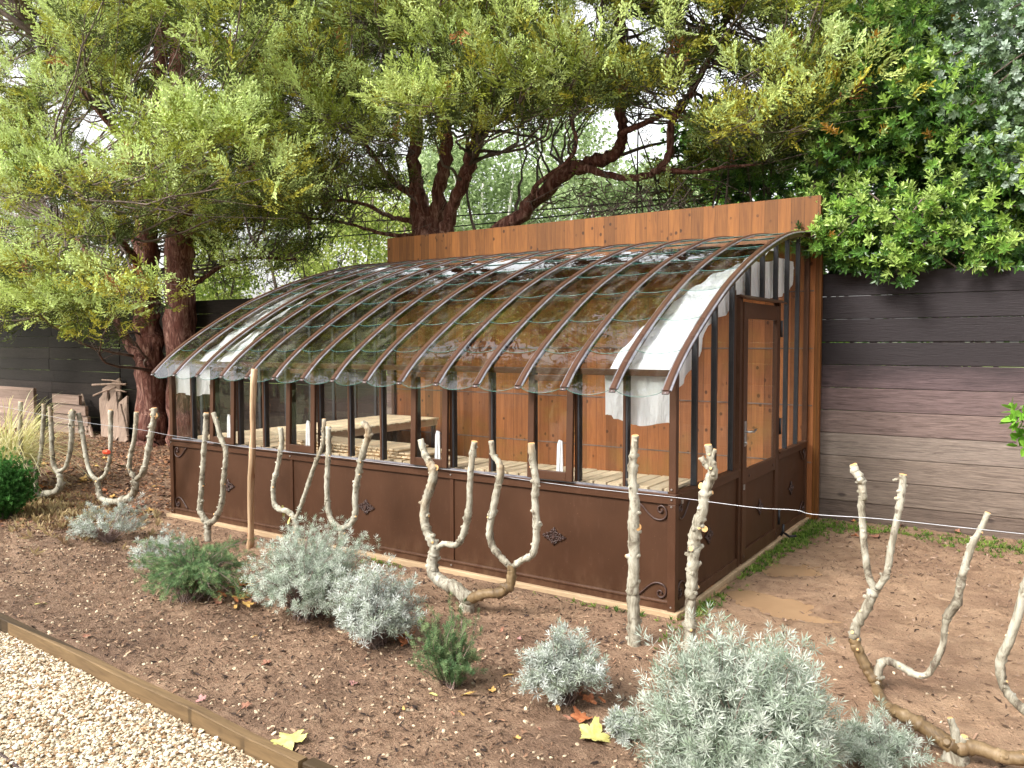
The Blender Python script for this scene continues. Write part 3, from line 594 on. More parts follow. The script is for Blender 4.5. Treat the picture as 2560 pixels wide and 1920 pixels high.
# benches
def bench(nm, lab, x0, x1, y0, y1, z, along, slw=.088, gap=.013, front=True):
    t_ = thing(nm, lab, 'bench', ((x0+x1)/2, (y0+y1)/2, 0), 'slatted staging benches in the greenhouse'); m_ = MB()
    lo, hi = (x0, x1) if along == 'x' else (y0, y1); p = lo; k = 0
    while p < hi-.02:
        q = min(p+slw, hi); dz = .002*math.sin(k*2.1); k += 1
        if along == 'x': m_.box((p, y0, z-.02+dz), (q, y1, z+dz))
        else: m_.box((x0, p, z-.02+dz), (x1, q, z+dz))
        p = q+gap
    m_.build('slats', M['slat'], t_, .002); m_ = MB()
    if along == 'x': m_.box((x0+.01, y0+.02, z-.09), (x1-.01, y0+.045, z-.023)); m_.box((x0+.01, y1-.045, z-.09), (x1-.01, y1-.02, z-.023))
    else: m_.box((x0+.02, y0+.01, z-.09), (x0+.045, y1-.01, z-.023)); m_.box((x1-.045, y0+.01, z-.09), (x1-.02, y1-.01, z-.023))
    m_.build('frame', M['slat'], t_)
    for (x, y) in ((x0+.05, y0+.05), (x1-.05, y0+.05), (x0+.05, y1-.05), (x1-.05, y1-.05), ((x0+x1)/2, (y0+y1)/2)): m_ = MB(); m_.box((x-.02, y-.02, -.03), (x+.02, y+.02, z-.0905)); m_.build('leg', M['iron'], t_)
bench('staging_bench', 'long pale slatted bench running inside the front windows', -4.36, -.085, .09, .545, .782, 'x')
bench('staging_bench', 'pale slatted bench along the left end of the greenhouse', -5.24, -4.38, .16, 3.05, .782, 'y', .07)
def slat_stack(x0, x1, y0, y1, z, n, lab):
    t_ = thing('slat_panel', lab, 'wood panel', ((x0+x1)/2, (y0+y1)/2, z), 'loose slat panels on the bench'); m_ = MB(); p = x0
    while p < x1: m_.box((p, y0, z+.012), (p+.05, y1, z+.024)); p += .06
    m_.build('slats', M['slat'], t_, .002); m_ = MB(); m_.box((x0, y0+.03, z+.0), (x1, y0+.06, z+.0115)); m_.box((x0, y1-.06, z+.0), (x1, y1-.03, z+.0115)); m_.build('battens', M['slat'], t_)
slat_stack(-3.7, -2.3, .12, .50, .785, 1, 'lower loose slat panel lying on the front bench'); slat_stack(-3.62, -2.22, .13, .51, .811, 1, 'middle loose slat panel of the pile on the bench'); slat_stack(-3.9, -2.45, .12, .49, .837, 1, 'topmost loose slat panel on the bench pile')

# shade cloths
def sheet(rows, name, lab, sub=None):
    n, m = len(rows), len(rows[0]); V = np.array(rows).reshape(-1, 3); ids = np.arange(n*m).reshape(n, m)
    return V, np.stack([ids[:-1, :-1], ids[:-1, 1:], ids[1:, 1:], ids[1:, :-1]], -1).reshape(-1, 4)
def cloth(label, loc, pieces):
    V = []; Fq = []; o_ = 0
    for rows in pieces: v, f = sheet(rows, '', ''); V.append(v); Fq.append(f+o_); o_ += len(v)
    o = npmesh('shade_cloth', np.concatenate(V), np.concatenate(Fq), M['cloth'], loc=loc, smooth=True); tag(o, label, 'shade cloth', 'white shade cloths in the greenhouse')
def roofstrip(f0, f1, ys, off=-.075, n=14):
    rows = []
    for y in ys:
        a, b_ = f0(y), f1(y); rows.append([(a+(b_-a)*k/n, y, hz(y)+off-.02*math.sin(k*1.3+y*4)*.6-.012*math.sin(y*23+k)) for k in range(n+1)])
    return rows
ys = np.linspace(.03, 2.3, 40)
xl = lambda y: float(np.interp(y, [0, .3, .71, 1.02, 1.35, 1.53, 2.3], [-.50, -.50, -.42, -.30, -.24, -.15, -.13]))
p1 = roofstrip(xl, lambda y: -.035, ys, -.07)
def hang_front(x0, x1, zt, bot, y=.058, n=26, m=12):
    rows = []
    for j in range(m+1):
        t = j/m; rows.append([(x0+(x1-x0)*k/n+.004*math.sin(k+t*3), y+.014*math.sin(k*1.1+t)*t+.008*math.sin(k*2.7)*t, zt+(bot(k/n)-zt)*t) for k in range(n+1)])
    return rows
p2 = hang_front(-.53, -.052, 1.515, lambda u: 1.205+.018*math.sin(u*7+1)-.012*u+(.02 if u < .12 else 0))
lowy = [.05, .16, .29, .38, .52, .63, .71, .88, 1.09, 1.16, 1.23, 1.46, 1.60, 1.96, 2.36, 2.54, 2.76, 2.90, 2.97]; lowz = [1.40, 1.42, 1.455, 1.53, 1.61, 1.71, 1.84, 1.885, 1.92, 1.99, 2.06, 2.08, 2.065, 2.068, 2.105, 2.118, 2.189, 2.26, 2.38]
topz = lambda y: hz(y)-.055 if y < 1.6 else float(np.interp(y, [1.6, 1.9, 2.2, 2.4, 2.75, 2.92, 2.97], [2.36, 2.37, 2.40, 2.45, 2.46, 2.45, 2.40]))
yy = np.linspace(.05, 2.97, 90); rows = []
for j in range(9):
    t = j/8; rows.append([(-.062-.012*math.sin(y*19+t*2)*t-.008*math.sin(y*41), y, topz(y)*(1-t)+float(np.interp(y, lowy, lowz))*t) for y in yy])
cloth('large white shade cloth draped in the right end of the greenhouse', (-.25, .8, 1.2), [p1, p2, rows])
p1 = roofstrip(lambda y: float(np.interp(y, [0, .3, 1.2, 2.4], [-4.93, -5.0, -5.08, -5.12])), lambda y: float(np.interp(y, [0, .3, .6, 1.1, 2.4], [-4.30, -4.48, -4.6, -4.66, -4.8])), np.linspace(.03, 2.4, 40), -.07)
p2 = hang_front(-5.325, -4.75, 1.515, lambda u: 1.215+.015*math.sin(u*9)+(.10 if u > .93 else 0))
p3 = hang_front(-4.78, -4.28, 1.515, lambda u: 1.395+.09*u, y=.075)
cloth('smaller white shade cloth hanging in the left end of the greenhouse', (-4.8, .8, 1.2), [p1, p2, p3])

# ------------------------------------------------------------ fence
FY = D+.13
def boards_mat(name, dark_left):
    b = NB(name); a = b.nd('ShaderNodeVertexColor', layer_name='Col'); tc = b.nd('ShaderNodeTexCoord'); sp = b.nd('ShaderNodeSeparateXYZ'); b.l(tc.outputs['Object'], sp.inputs[0])
    off = b.nd('ShaderNodeVectorMath', operation='ADD'); b.l(tc.outputs['Object'], off.inputs[0]); sv = b.nd('ShaderNodeVectorMath', operation='SCALE'); b.l(a.outputs[0], sv.inputs[0]); sv.inputs['Scale'].default_value = 40; b.l(sv.outputs[0], off.inputs[1])
    mp = b.nd('ShaderNodeMapping'); mp.inputs['Scale'].default_value = (1.3, 20, 20); b.l(off.outputs[0], mp.inputs[0]); g = b.noise(mp.outputs[0], 1.5, 7, .7, 1.6); g2 = b.noise(mp.outputs[0], 7, 4, .6)
    col = b.mix(1., a.outputs[0], b.ramp(g, [(.3, (.36, .33, .33)), (.48, (.85, .85, .85)), (.7, (1.2, 1.2, 1.2))]), 'MULTIPLY'); col = b.mix(.6, col, b.ramp(g2, [(.3, (.55, .52, .5)), (.6, (1.1, 1.1, 1.1))]), 'MULTIPLY')
    km = b.nd('ShaderNodeMapping'); km.inputs['Scale'].default_value = (2.2, 0, 4.7); b.l(off.outputs[0], km.inputs[0]); vo = b.nd('ShaderNodeTexVoronoi'); vo.inputs['Scale'].default_value = 1; b.l(km.outputs[0], vo.inputs['Vector'])
    col = b.mix(b.ramp(vo.outputs['Distance'], [(.06, (.8, .8, .8)), (.12, (0, 0, 0))]), col, (.03, .02, .018))
    if not dark_left:     # tar stain over the upper boards
        big = b.noise(b.coord((.6, 1, 1.4)), 2.2, 5, .65); h = b.math('ADD', sp.outputs[2], b.math('MULTIPLY', b.math('SUBTRACT', big, .5), .55))
        s1 = b.ramp(b.math('DIVIDE', h, 2.6), [(.50, (0, 0, 0)), (.60, (.85, .85, .85)), (.80, (.9, .9, .9)), (.9, (.35, .35, .35))]); col = b.mix(s1, col, (.016, .012, .013))
    b.set(Base_Color=col, Roughness=b.math('ADD', b.math('MULTIPLY', g, .3), .55), Specular_IOR_Level=.12 if dark_left else .25); b.bump(b.math('ADD', g, g2), .6, .008); return b.m
M['fence_r'] = boards_mat('weathered_fence_boards', False); M['fence_l'] = boards_mat('dark_fence_boards', True)
def fence(x0, x1, h0, h1, rows, y, lab, mat, pal, gapx=2.4, loc=None):
    r_ = random.Random(int(x0*10)); t_ = thing('board_fence', lab, 'fence', ((x0+x1)/2, y, 0), 'horizontal board fence'); V = []; Fq = []; C = []; n = 0; bh = h1/rows
    for i in range(rows):
        x = x0+0.0
        while x < x1-.01:
            xe = min(x+4.2+.3*r_.random(), x1); slit = .006 if (i == 7 and x0 > -6) else .0012; z0 = h0+i*bh+.0012; z1 = h0+(i+1)*bh-slit; yo = y+r_.uniform(-.004, .004); sl = r_.uniform(-.003, .003)
            bx = [(x+.002, yo, z0+sl), (xe-.002, yo, z0-sl), (xe-.002, yo+.04, z0-sl), (x+.002, yo+.04, z0+sl), (x+.002, yo, z1+sl), (xe-.002, yo, z1-sl), (xe-.002, yo+.04, z1-sl), (x+.002, yo+.04, z1+sl)]
            V += bx; Fq += [[n+q for q in f] for f in [(0, 3, 2, 1), (4, 5, 6, 7), (0, 1, 5, 4), (1, 2, 6, 5), (2, 3, 7, 6), (3, 0, 4, 7)]]; c = np.array(pal[min(i, len(pal)-1)])*r_.uniform(.92, 1.08); C += [c]*8; n += 8; x = xe
    o = npmesh('boards', np.array(V), np.array(Fq), mat, parent=t_, col=np.array(C)); bv = o.modifiers.new('bevel', 'BEVEL'); bv.width = .006; bv.segments = 1
    x = x0+.3
    while x < x1: p = MB(); p.box((x, y+.045, -.1), (x+.09, y+.135, h0+h1-.02)); p.build('post', M['iron'], t_); x += gapx
palr = [(.135, .098, .078), (.165, .125, .10), (.18, .138, .112), (.20, .158, .132), (.16, .113, .10), (.135, .092, .088), (.10, .068, .07), (.045, .034, .036), (.032, .024, .028), (.036, .028, .033), (.042, .034, .039)]
fence(-5.6, 8.5, -.03, 2.40, 11, FY, 'tall weathered board fence right of the greenhouse, tarred black at the top', M['fence_r'], palr)
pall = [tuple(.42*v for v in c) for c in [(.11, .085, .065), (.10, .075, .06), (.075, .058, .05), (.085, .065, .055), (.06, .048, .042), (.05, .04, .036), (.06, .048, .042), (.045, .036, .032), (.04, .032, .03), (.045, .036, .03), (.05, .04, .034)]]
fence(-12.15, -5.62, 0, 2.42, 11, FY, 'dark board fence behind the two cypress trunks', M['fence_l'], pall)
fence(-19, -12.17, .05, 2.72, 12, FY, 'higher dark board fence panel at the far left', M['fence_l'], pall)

# ------------------------------------------------------------ planks against the fence
M['oldplank'] = wood('old_grey_planks', (.42, .31, .24), (.24, .16, .12), .16, 0, 2, .85, .2, .5, .4)
M['oldplank_h'] = wood('old_grey_planks_flat', (.26, .19, .15), (.15, .10, .08), .16, 2, 0, .85, .2, .5, .4)
def plank(px0, py0, px1, py1, wpx, y0, y1, lab, mat='oldplank', t=.03, nm='plank', g='planks leaning on the dark fence'):
    """leaning board: bottom and top centre in photo px, at depths y0,y1"""
    a, b_ = on(1, y0, px0, py0), on(1, y1, px1, py1); a[2] = max(a[2], .01); wd = wpx/F*dist(a); ax = norm(b_-a); s_ = norm(np.cross(ax, np.array([0, -1., 0]))); nn = np.cross(s_, ax)
    if s_[0] < 0: s_ = -s_
    nseg = 5; m_ = MB(); vs = []
    for i in range(nseg+1):
        c = a+(b_-a)*i/nseg+nn*.006*math.sin(i*1.9)
        vs += [c-s_*wd/2, c+s_*wd/2, c+s_*wd/2+nn*t, c-s_*wd/2+nn*t]
    m_.add(vs, [[i*4+k, i*4+(k+1) % 4, (i+1)*4+(k+1) % 4, (i+1)*4+k] for i in range(nseg) for k in range(4)]+[[0, 3, 2, 1], [nseg*4, nseg*4+1, nseg*4+2, nseg*4+3]])
    o = m_.build(nm, M[mat], loc=tuple(a)); tag(o, lab, 'plank', g)
def q1(x, y): return (x/3.859, 900+y/3.859)
P_ = [((1125, 840), (1085, 370), 230, 2.95, 3.2, 'broad pale board in the middle of the leaning stack'), ((1205, 830), (1200, 380), 170, 2.88, 3.1, 'front board with a split foot at the right of the leaning stack'),
      ((1040, 800), (1010, 330), 180, 3.05, 3.3, 'board at the left of the leaning stack, its foot on the mulch'), ((1110, 700), (1085, 225), 330, 3.2, 3.36, 'tallest wide board at the back of the leaning stack'),
      ((1240, 740), (1170, 430), 26, 2.84, 2.95, 'thin batten leaning on the front of the stack')]
for (a, b_, wd, y0, y1, lab) in P_: plank(*q1(*a), *q1(*b_), wd/3.859, y0, y1, lab)
plank(*q1(905, 790), *q1(795, 340), 34/3.859, 2.95, 3.3, 'narrow lath leaning alone left of the board stack'); plank(*q1(850, 690), *q1(765, 345), 26/3.859, 3.0, 3.32, 'thinner pale lath beside the lone leaning lath')
for k, (a, b_, z0, lab) in enumerate([((500, 800), (870, 810), 0, 'lowest board of the low pile by the fence'), ((510, 735), (860, 745), 1, 'second board from the ground in the low pile'), ((520, 660), (850, 665), 2, 'third board from the ground in the low pile'), ((510, 590), (800, 600), 3, 'topmost board of the low pile by the fence')]):
    A_, B_ = on(1, 3.0, *q1(*a)), on(1, 3.0, *q1(*b_)); m_ = MB(); m_.box((A_[0], 3.0, .02+k*.19), (B_[0]-.1*k*.4, 3.06, .02+k*.19+.175)); o = m_.build('plank', M['oldplank_h'], loc=((A_[0]+B_[0])/2, 3.03, .02+k*.19), bevel=.004); tag(o, lab, 'plank', 'planks leaning on the dark fence')
A_, B_ = on(1, 2.9, *q1(0, 700)), on(1, 2.9, *q1(335, 700)); m_ = MB(); m_.box((A_[0]-1.2, 2.9, .02), (B_[0], 2.96, .86)); o = m_.build('plank', M['oldplank_h'], loc=((A_[0]+B_[0])/2, 2.93, 0), bevel=.004); tag(o, 'wide pale board panel standing behind the ornamental grass', 'plank', 'planks leaning on the dark fence')
for k, (a, b_, r_, lab) in enumerate([((900, 345), (1110, 265), 10, 'stick lying slanted across the top of the board stack'), ((890, 240), (1220, 235), 12, 'short batten along the top edge of the board stack'), ((985, 190), (1170, 215), 9, 'broken stick on top of the board stack'), ((1120, 290), (1215, 310), 9, 'short stick at the right top of the board stack')]):
    m_ = MB(); A_, B_ = on(1, 3.12, *q1(*a)), on(1, 3.12, *q1(*b_)); m_.tube([A_, (A_+B_)/2+np.array([0, 0, .01]), B_], r_/3.859/F*14*1.0, 5, rough=.15); o = m_.build('stick', M['oldplank'], loc=tuple(A_)); tag(o, lab, 'stick', 'sticks on the board stack')
#@@MID
# ------------------------------------------------------------ foliage templates
def T_cypress(seed):
    """flattened feathery spray: curved axis, alternate side branchlets, each set with small scale-leaf tufts; tips paler"""
    q = random.Random(seed); V = []; Fq = []; C = []
    def leafq(b0, d, ln, wd, tone):
        s_ = np.cross(d, [q.uniform(-1, 1), q.uniform(-1, 1), q.uniform(-1, 1)]); s_ /= np.linalg.norm(s_)+1e-9; n = len(V)
        V.extend([b0, b0+d*ln*.55+s_*wd, b0+d*ln, b0+d*ln*.55-s_*wd]); Fq.append((n, n+1, n+2, n+3))
        C.extend([(.62+.45*tone, .60+.5*tone, .35+.7*tone)]*2+[(.75+.5*tone, .74+.6*tone, .5+1.0*tone)]+[(.62+.45*tone, .60+.5*tone, .35+.7*tone)])
    for k in range(11):
        t = .08+.87*k/10; side = 1 if k % 2 else -1; a0 = np.array([.06*math.sin(t*3), .16*t*t, t]); ph = side*(1.0-.55*t)+q.uniform(-.15, .15); d = np.array([math.sin(ph), .15+q.uniform(-.3, .3), math.cos(ph)]); d /= np.linalg.norm(d); ln = .42*(1-.55*t)*q.uniform(.8, 1.2)
        for m in range(5):
            u = (m+.6)/5; p = a0+d*ln*u; dd = d+np.array([q.uniform(-.6, .6), q.uniform(-.6, .6), q.uniform(-.1, .6)]); dd /= np.linalg.norm(dd); leafq(p, dd, .13, .030, .25+.45*u+.25*t)
        leafq(a0+d*ln, d, .12, .028, .92)
    for k in range(4): t = .15+.25*k; leafq(np.array([.06*math.sin(t*3), .16*t*t, t]), np.array([q.uniform(-.3, .3), .3, .9]), .18, .035, .2+.6*t)
    return np.array(V), np.array(Fq), np.array(C)
def T_leaf_shoot(n=9, L=.5, Wd=.13, spread=.9):
    V = []; Fq = []; C = []
    for k in range(n):
        th = k*2.4; el = .25+.9*k/n; d = np.array([math.cos(th)*math.cos(el)*spread, math.sin(th)*math.cos(el)*spread, math.sin(el)]); d /= np.linalg.norm(d)
        side = np.cross(d, [0, 0, 1.]); side /= np.linalg.norm(side)+1e-9; up = np.cross(side, d); b0 = np.array([0, 0, .55*k/n]); m = len(V); v = .85+.3*random.random()
        V += [b0, b0+d*L*.4+side*Wd+up*.03, b0+d*L+up*(-.05), b0+d*L*.4-side*Wd+up*.03, b0+d*L*.45-up*.02, b0+d*L*.75+side*Wd*.75, b0+d*L*.75-side*Wd*.75]
        Fq += [(m, m+4, m+1, m+1), (m, m+3, m+4, m+4)]; Fq.pop(); Fq.pop()
        Fq += [(m, m+4, m+5, m+1), (m, m+3, m+6, m+4), (m+4, m+2, m+5, m+5), (m+4, m+6, m+2, m+2)]; Fq.pop(); Fq.pop()
        Fq += [(m+4, m+6, m+2, m+5)]
        C += [[v]*3]*7
    return np.array(V), np.array(Fq), np.array(C)
def T_blades(n, L, Wd, el0, el1, twist=2.4, base=1.):
    V = []; Fq = []; C = []
    for k in range(n):
        th = k*twist; t = k/n; el = el0+(el1-el0)*t; d = np.array([math.cos(th)*math.cos(el), math.sin(th)*math.cos(el), math.sin(el)]); side = np.cross(d, [0, 0, 1.]); side /= np.linalg.norm(side)+1e-9
        b0 = np.array([0, 0, t*base]); m = len(V); l_ = L*(1-.35*t); v = .85+.3*random.random()
        V += [b0, b0+d*l_*.5+side*Wd, b0+d*l_+np.array([0, 0, .05*L]), b0+d*l_*.5-side*Wd]; Fq.append((m, m+1, m+2, m+3)); C += [[v*.85]*3, [v]*3, [v*1.1]*3, [v]*3]
    return np.array(V), np.array(Fq), np.array(C)
TCs = [T_cypress(k) for k in range(3)]; TL = T_leaf_shoot(11, .5, .095); TE = T_leaf_shoot(10, .42, .14, 1.); TQ = (np.array([(-.5, 0, 0), (0, -.32, .04), (.55, 0, .0), (0, .32, .04)]), np.array([(0, 1, 2, 3)]), np.ones((4, 3)))
HOLES = [(205, 275, 34), (340, 140, 30), (385, 150, 26), (455, 195, 26), (40, 175, 20), (640, 240, 22), (1310, 285, 44), (1240, 285, 34), (1195, 330, 56), (1160, 400, 46), (1090, 400, 50), (1060, 450, 50), (1380, 440, 44), (1300, 430, 40), (1230, 450, 40), (915, 385, 40), (985, 365, 40), (1040, 330, 36), (1280, 45, 26), (1365, 70, 26), (1430, 110, 24), (1500, 40, 24), (1570, 60, 30), (1630, 85, 34), (1540, 180, 40), (1490, 215, 30), (1620, 200, 24), (1085, 330, 45), (120, 235, 22), (490, 60, 20), (520, 100, 16), (1730, 60, 22), (1410, 230, 26), (1460, 290, 26)]
def holed(P):
    x, y = project(P); return any((x-a)**2+(y-b)**2 < r*r for a, b, r in HOLES)
PAL = np.array([(.37, .325, .045), (.44, .40, .065), (.24, .27, .04), (.25, .34, .08), (.54, .62, .22), (.56, .68, .36), (.075, .095, .028)])
def twigs(m_, reg, n, Y, L=(.3, .9), down=.5):     # bare hanging twigs among the trunks
    for _ in range(n):
        p = W(rng.uniform(reg[0], reg[2]), rng.uniform(reg[1], reg[3]), rng.uniform(*Y)); d = norm(np.array([rng.normal(), rng.normal()*.5, -down+rng.normal()*.5])); l = rng.uniform(*L); pts = [p, p+d*l*.35+rng.normal(0, .04, 3), p+d*l*.7+rng.normal(0, .07, 3)+np.array([0, 0, -.03]), p+d*l+np.array([rng.normal()*.06, 0, .05])]
        m_.tube(pts, [.009, .007, .005, .003], 3, cap=(False, False))
        for _k in range(3):
            q = pts[1+_k % 3]; e = q+norm(rng.normal(size=3))*l*.3; m_.tube([q, (q+e)/2+rng.normal(0, .02, 3), e], [.004, .003, .002], 3, cap=(False, False))
def cypress(name, lab, base, limbs, boughs, Yr, n_pl=64, size=(.38, .66), plen=(.18, .33), bark='bark_cypress', grp='cypress trees', twn=6, tw_regs=(), hi=(), bluish=.5, centre=None):
    """limbs: list of (points, radii) world; boughs: list of centres; each is a pad of upswept plumes joined to the nearest limb by a branch"""
    t_ = thing(name, lab, 'tree', base, grp); m_ = MB(); nodes = []
    for pts, rad in limbs:
        c = crom([list(p)+[r] for p, r in zip(pts, rad)], 6); q = c.copy()
        q[:, :3] += rng.normal(0, .02, q[:, :3].shape)*np.minimum(1, c[:, 3:]*8); m_.tube([p[:3] for p in q], [max(.012, x) for x in c[:, 3]], 12, rough=.16); nodes += [p for p in c]
    m_.build('trunk', M[bark], t_); nodes = np.array(nodes); tw = MB(); parts = []
    for bc in boughs:
        bc = np.array(bc); sz = rng.uniform(*size); d = np.linalg.norm(nodes[:, :3]-bc-np.array([0, 0, -.3]), axis=1)+rng.uniform(0, 1.1, len(nodes)); nd_ = nodes[d.argmin()]; a = nd_[:3]; md = (a+bc)/2+np.array([rng.normal(0, .22), rng.normal(0, .22), -.12*np.linalg.norm(a-bc)*.6]); r0 = min(.026, nd_[3]*.5, .010+.008*np.linalg.norm(a-bc))
        cc = crom([a, md, bc], 5); tw.tube(cc+np.vstack([np.zeros((1, 3)), rng.normal(0, .02, (len(cc)-1, 3))]), np.linspace(r0, .007, len(cc)), 5, rough=.1)
        o_ = bc-(centre if centre is not None else nodes[:, :3].mean(0)); o_[2] *= .3; o_ = norm(o_); n = int(n_pl*.80*rng.uniform(.6, 1.25)*(sz/.5)**1.6)
        u = norm(rng.normal(size=(n, 3))); u[:, 2] = np.abs(u[:, 2])*np.where(rng.random(n) < .72, 1, -.8); u = norm(u); rr = rng.uniform(.35, 1, (n, 1))**.6; ell = np.array([1.1, 1.1, .52])
        # three lobes make the outline uneven
        lob = rng.normal(0, .42, (4, 3))*np.array([1, 1, .45]); li = lob[rng.integers(0, 4, n)]
        P = bc+sz*(u*rr*ell*.72+li); P = P+np.outer(rng.uniform(-.3, .3, n), o_)*sz
        Dr = norm(o_*.6+u*.7+np.array([0, 0, .5])+rng.normal(0, .22, (n, 3))); s_ = rng.uniform(*plen, n)
        dd = P-CAM; zz = dd @ FW; hx = (1280+F*(dd @ RT)/zz)/OV; hy = (960-F*(dd @ UP)/zz)/OV; keep = np.ones(n, bool)
        for a_, b_, r_ in HOLES: keep &= ~(((hx-a_)**2+(hy-b_)**2 < ((r_+(12 if a_ < 700 else 22))*rng.uniform(.6, 1.1, n))**2) & (rng.random(n) < .93))
        P = P[keep]; Dr = Dr[keep]; s_ = s_[keep]; u = u[keep]; n = len(P)
        if n < 3: continue
        h = (P[:, 2]-bc[2])/sz; tip_light = np.clip(h*1.1+(P-bc) @ o_/sz*.5+rng.normal(0, .3, n), -1, 1.2)
        mixb = np.clip(rng.normal(bluish, .35), 0, 1); c0 = PAL[0]*.5+PAL[1]*.5 if rng.random() < .6 else PAL[2]; c0 = c0*(1-mixb*.5)+PAL[3]*mixb*.5; cl = np.where(tip_light[:, None] > .25, PAL[5]*.55*mixb+PAL[4]*(1-.55*mixb), c0); low = tip_light < -.25; cl[low] = PAL[6]  # pale upper tips; low sprays darkened, the pad's shade put into the colour
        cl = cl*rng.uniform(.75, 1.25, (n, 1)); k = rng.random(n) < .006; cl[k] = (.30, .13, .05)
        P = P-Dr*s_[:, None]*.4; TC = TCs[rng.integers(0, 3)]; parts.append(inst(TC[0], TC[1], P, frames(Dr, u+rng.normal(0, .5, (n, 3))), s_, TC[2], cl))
        for _ in range(twn):
            e = bc+sz*norm(rng.normal(size=3))*np.array([1., 1., .6])*rng.uniform(.6, 1.15); b0 = cc[rng.integers(len(cc)//2, len(cc))]; tw.tube([b0, (b0+e)/2+rng.normal(0, .05, 3), e], [.006, .004, .0025], 3, cap=(False, False))
    for bc in hi:                    # upper crown above the picture: loose pads, added to darken the glass reflections
        bc = np.array(bc); a = nodes[(np.linalg.norm(nodes[:, :3]-bc, axis=1)+rng.uniform(0, 1, len(nodes))).argmin()][:3]; tw.tube(crom([a, (a+bc)/2+rng.normal(0, .15, 3), bc], 4), [.05, .04, .03, .03, .02, .02, .015, .012, .01], 5)
        n = 22; u = norm(rng.normal(size=(n, 3))); P = bc+u*rng.uniform(.2, 1, (n, 1))*np.array([.95, .95, .5]); Dr = norm(u+np.array([0, 0, .5])+rng.normal(0, .3, (n, 3))); cl = PAL[rng.integers(0, 5, n)]*rng.uniform(.7, 1.1, (n, 1)); TC = TCs[rng.integers(0, 3)]
        parts.append(inst(TC[0], TC[1], P-Dr*.3, frames(Dr, u), rng.uniform(.5, .85, n), TC[2], cl))
    for (rg, n_, Y_) in tw_regs: twigs(tw, rg, n_, Y_)
    tw.build('branches', M['twig'], t_); V, Fq, C = join(parts); npmesh('crown', V, Fq, M['fol_cyp'], parent=t_, col=C); return t_, tw
def scatter_boughs(regions, n, Yr, hole=True, tries=60, power=1., md=None):
    """regions: list of (x0,y0,x1,y1,weight) in overview pixels"""
    out = []; wts = np.array([(r[2]-r[0])*(r[3]-r[1])*r[4] for r in regions]); wts = wts/wts.sum()
    for _ in range(n):
        for _t in range(tries):
            r = regions[rng.choice(len(regions), p=wts)]; x = rng.uniform(r[0], r[2]); y = rng.uniform(r[1], r[3]); Y = Yr[0]+(Yr[1]-Yr[0])*rng.random()**power; p = W(x, y, Y)
            if hole and holed(p): continue
            if md and out and min(np.linalg.norm((np.array(out)-p)[:, :3], axis=1)) < md: continue
            out.append(p); break
    return out
def upper(x0, x1, y0, y1, z0, z1, n): return [(rng.uniform(x0, x1), rng.uniform(y0, y1), z0+(z1-z0)*rng.random()**1.3) for _ in range(n)]
# left front cypress (trunk by the greenhouse's left end)
def trunk_px(pts, Y):   # (ovx, ovy, radius_px_ov[, dY])
    P = []; R = []
    for q in pts: p = W(q[0], q[1], Y+(q[3] if len(q) > 3 else 0)); P.append(p); R.append(q[2]*OV/F*dist(p))
    return P, R
l1 = trunk_px([(332, 985, 40), (330, 940, 33), (325, 820, 28), (318, 700, 27), (312, 590, 26), (318, 450, 23), (335, 300, 19), (345, 150, 15), (350, 30, 12), (355, -120, 8)], 2.9)
l1b = trunk_px([(322, 800, 11), (285, 755, 9), (250, 690, 7), (215, 600, 6), (170, 520, 4), (120, 480, 3)], 2.7)
l1c = trunk_px([(318, 600, 10), (260, 520, 8, -.6), (180, 440, 6, -1.2), (90, 380, 4, -1.8)], 2.9)
l1d = trunk_px([(330, 350, 10), (230, 260, 7, -.6), (140, 140, 5, -1), (60, 40, 4, -1.4)], 2.9)
reg = [(-160, -80, 560, 200, 1.), (-160, 200, 600, 480, 1.), (-160, 480, 330, 640, .9), (-150, 600, 215, 715, .6), (330, 450, 520, 570, .8)]
b1 = scatter_boughs(reg, 235, (.6, 4.5), md=.36)+scatter_boughs([(-160, 560, 235, 700, 1.)], 22, (.8, 2.4), md=.3)
cypress('cypress_tree', 'broad cypress with a shaggy red brown trunk standing nearest the left end of the greenhouse', tuple(l1[0][0]), [l1, l1b, l1c, l1d], b1, None, 62, hi=upper(-14, -8, 2, 6, 8, 11, 10)+upper(-13.5, -7.5, -1.2, 1.2, 8, 10, 28), centre=np.array([-10.6, 4.2, 4.]))
l2 = trunk_px([(405, 960, 36), (398, 880, 31), (392, 760, 31), (388, 620, 30), (392, 480, 26), (400, 330, 24), (395, 200, 22), (380, 60, 18), (370, -100, 12)], 3.12)
l2b = trunk_px([(392, 520, 10), (450, 460, 8), (520, 380, 6), (600, 330, 4)], 3.1)
l2c = trunk_px([(390, 640, 7), (440, 600, 5, .5), (520, 560, 4, 1), (640, 560, 3, 1.4)], 3.1)
b2 = scatter_boughs([(300, -80, 640, 470, 1.), (330, 440, 520, 590, .8), (-100, -60, 300, 560, .6)], 120, (2.6, 6.5), md=.36)
cypress('cypress_tree', 'dark trunked cypress rising close behind the front cypress by the fence', tuple(l2[0][0]), [l2, l2b, l2c], b2, None, 60, tw_regs=[((430, 540, 760, 610), 70, (3.6, 5.))], centre=np.array([-10.3, 6., 4.5]))
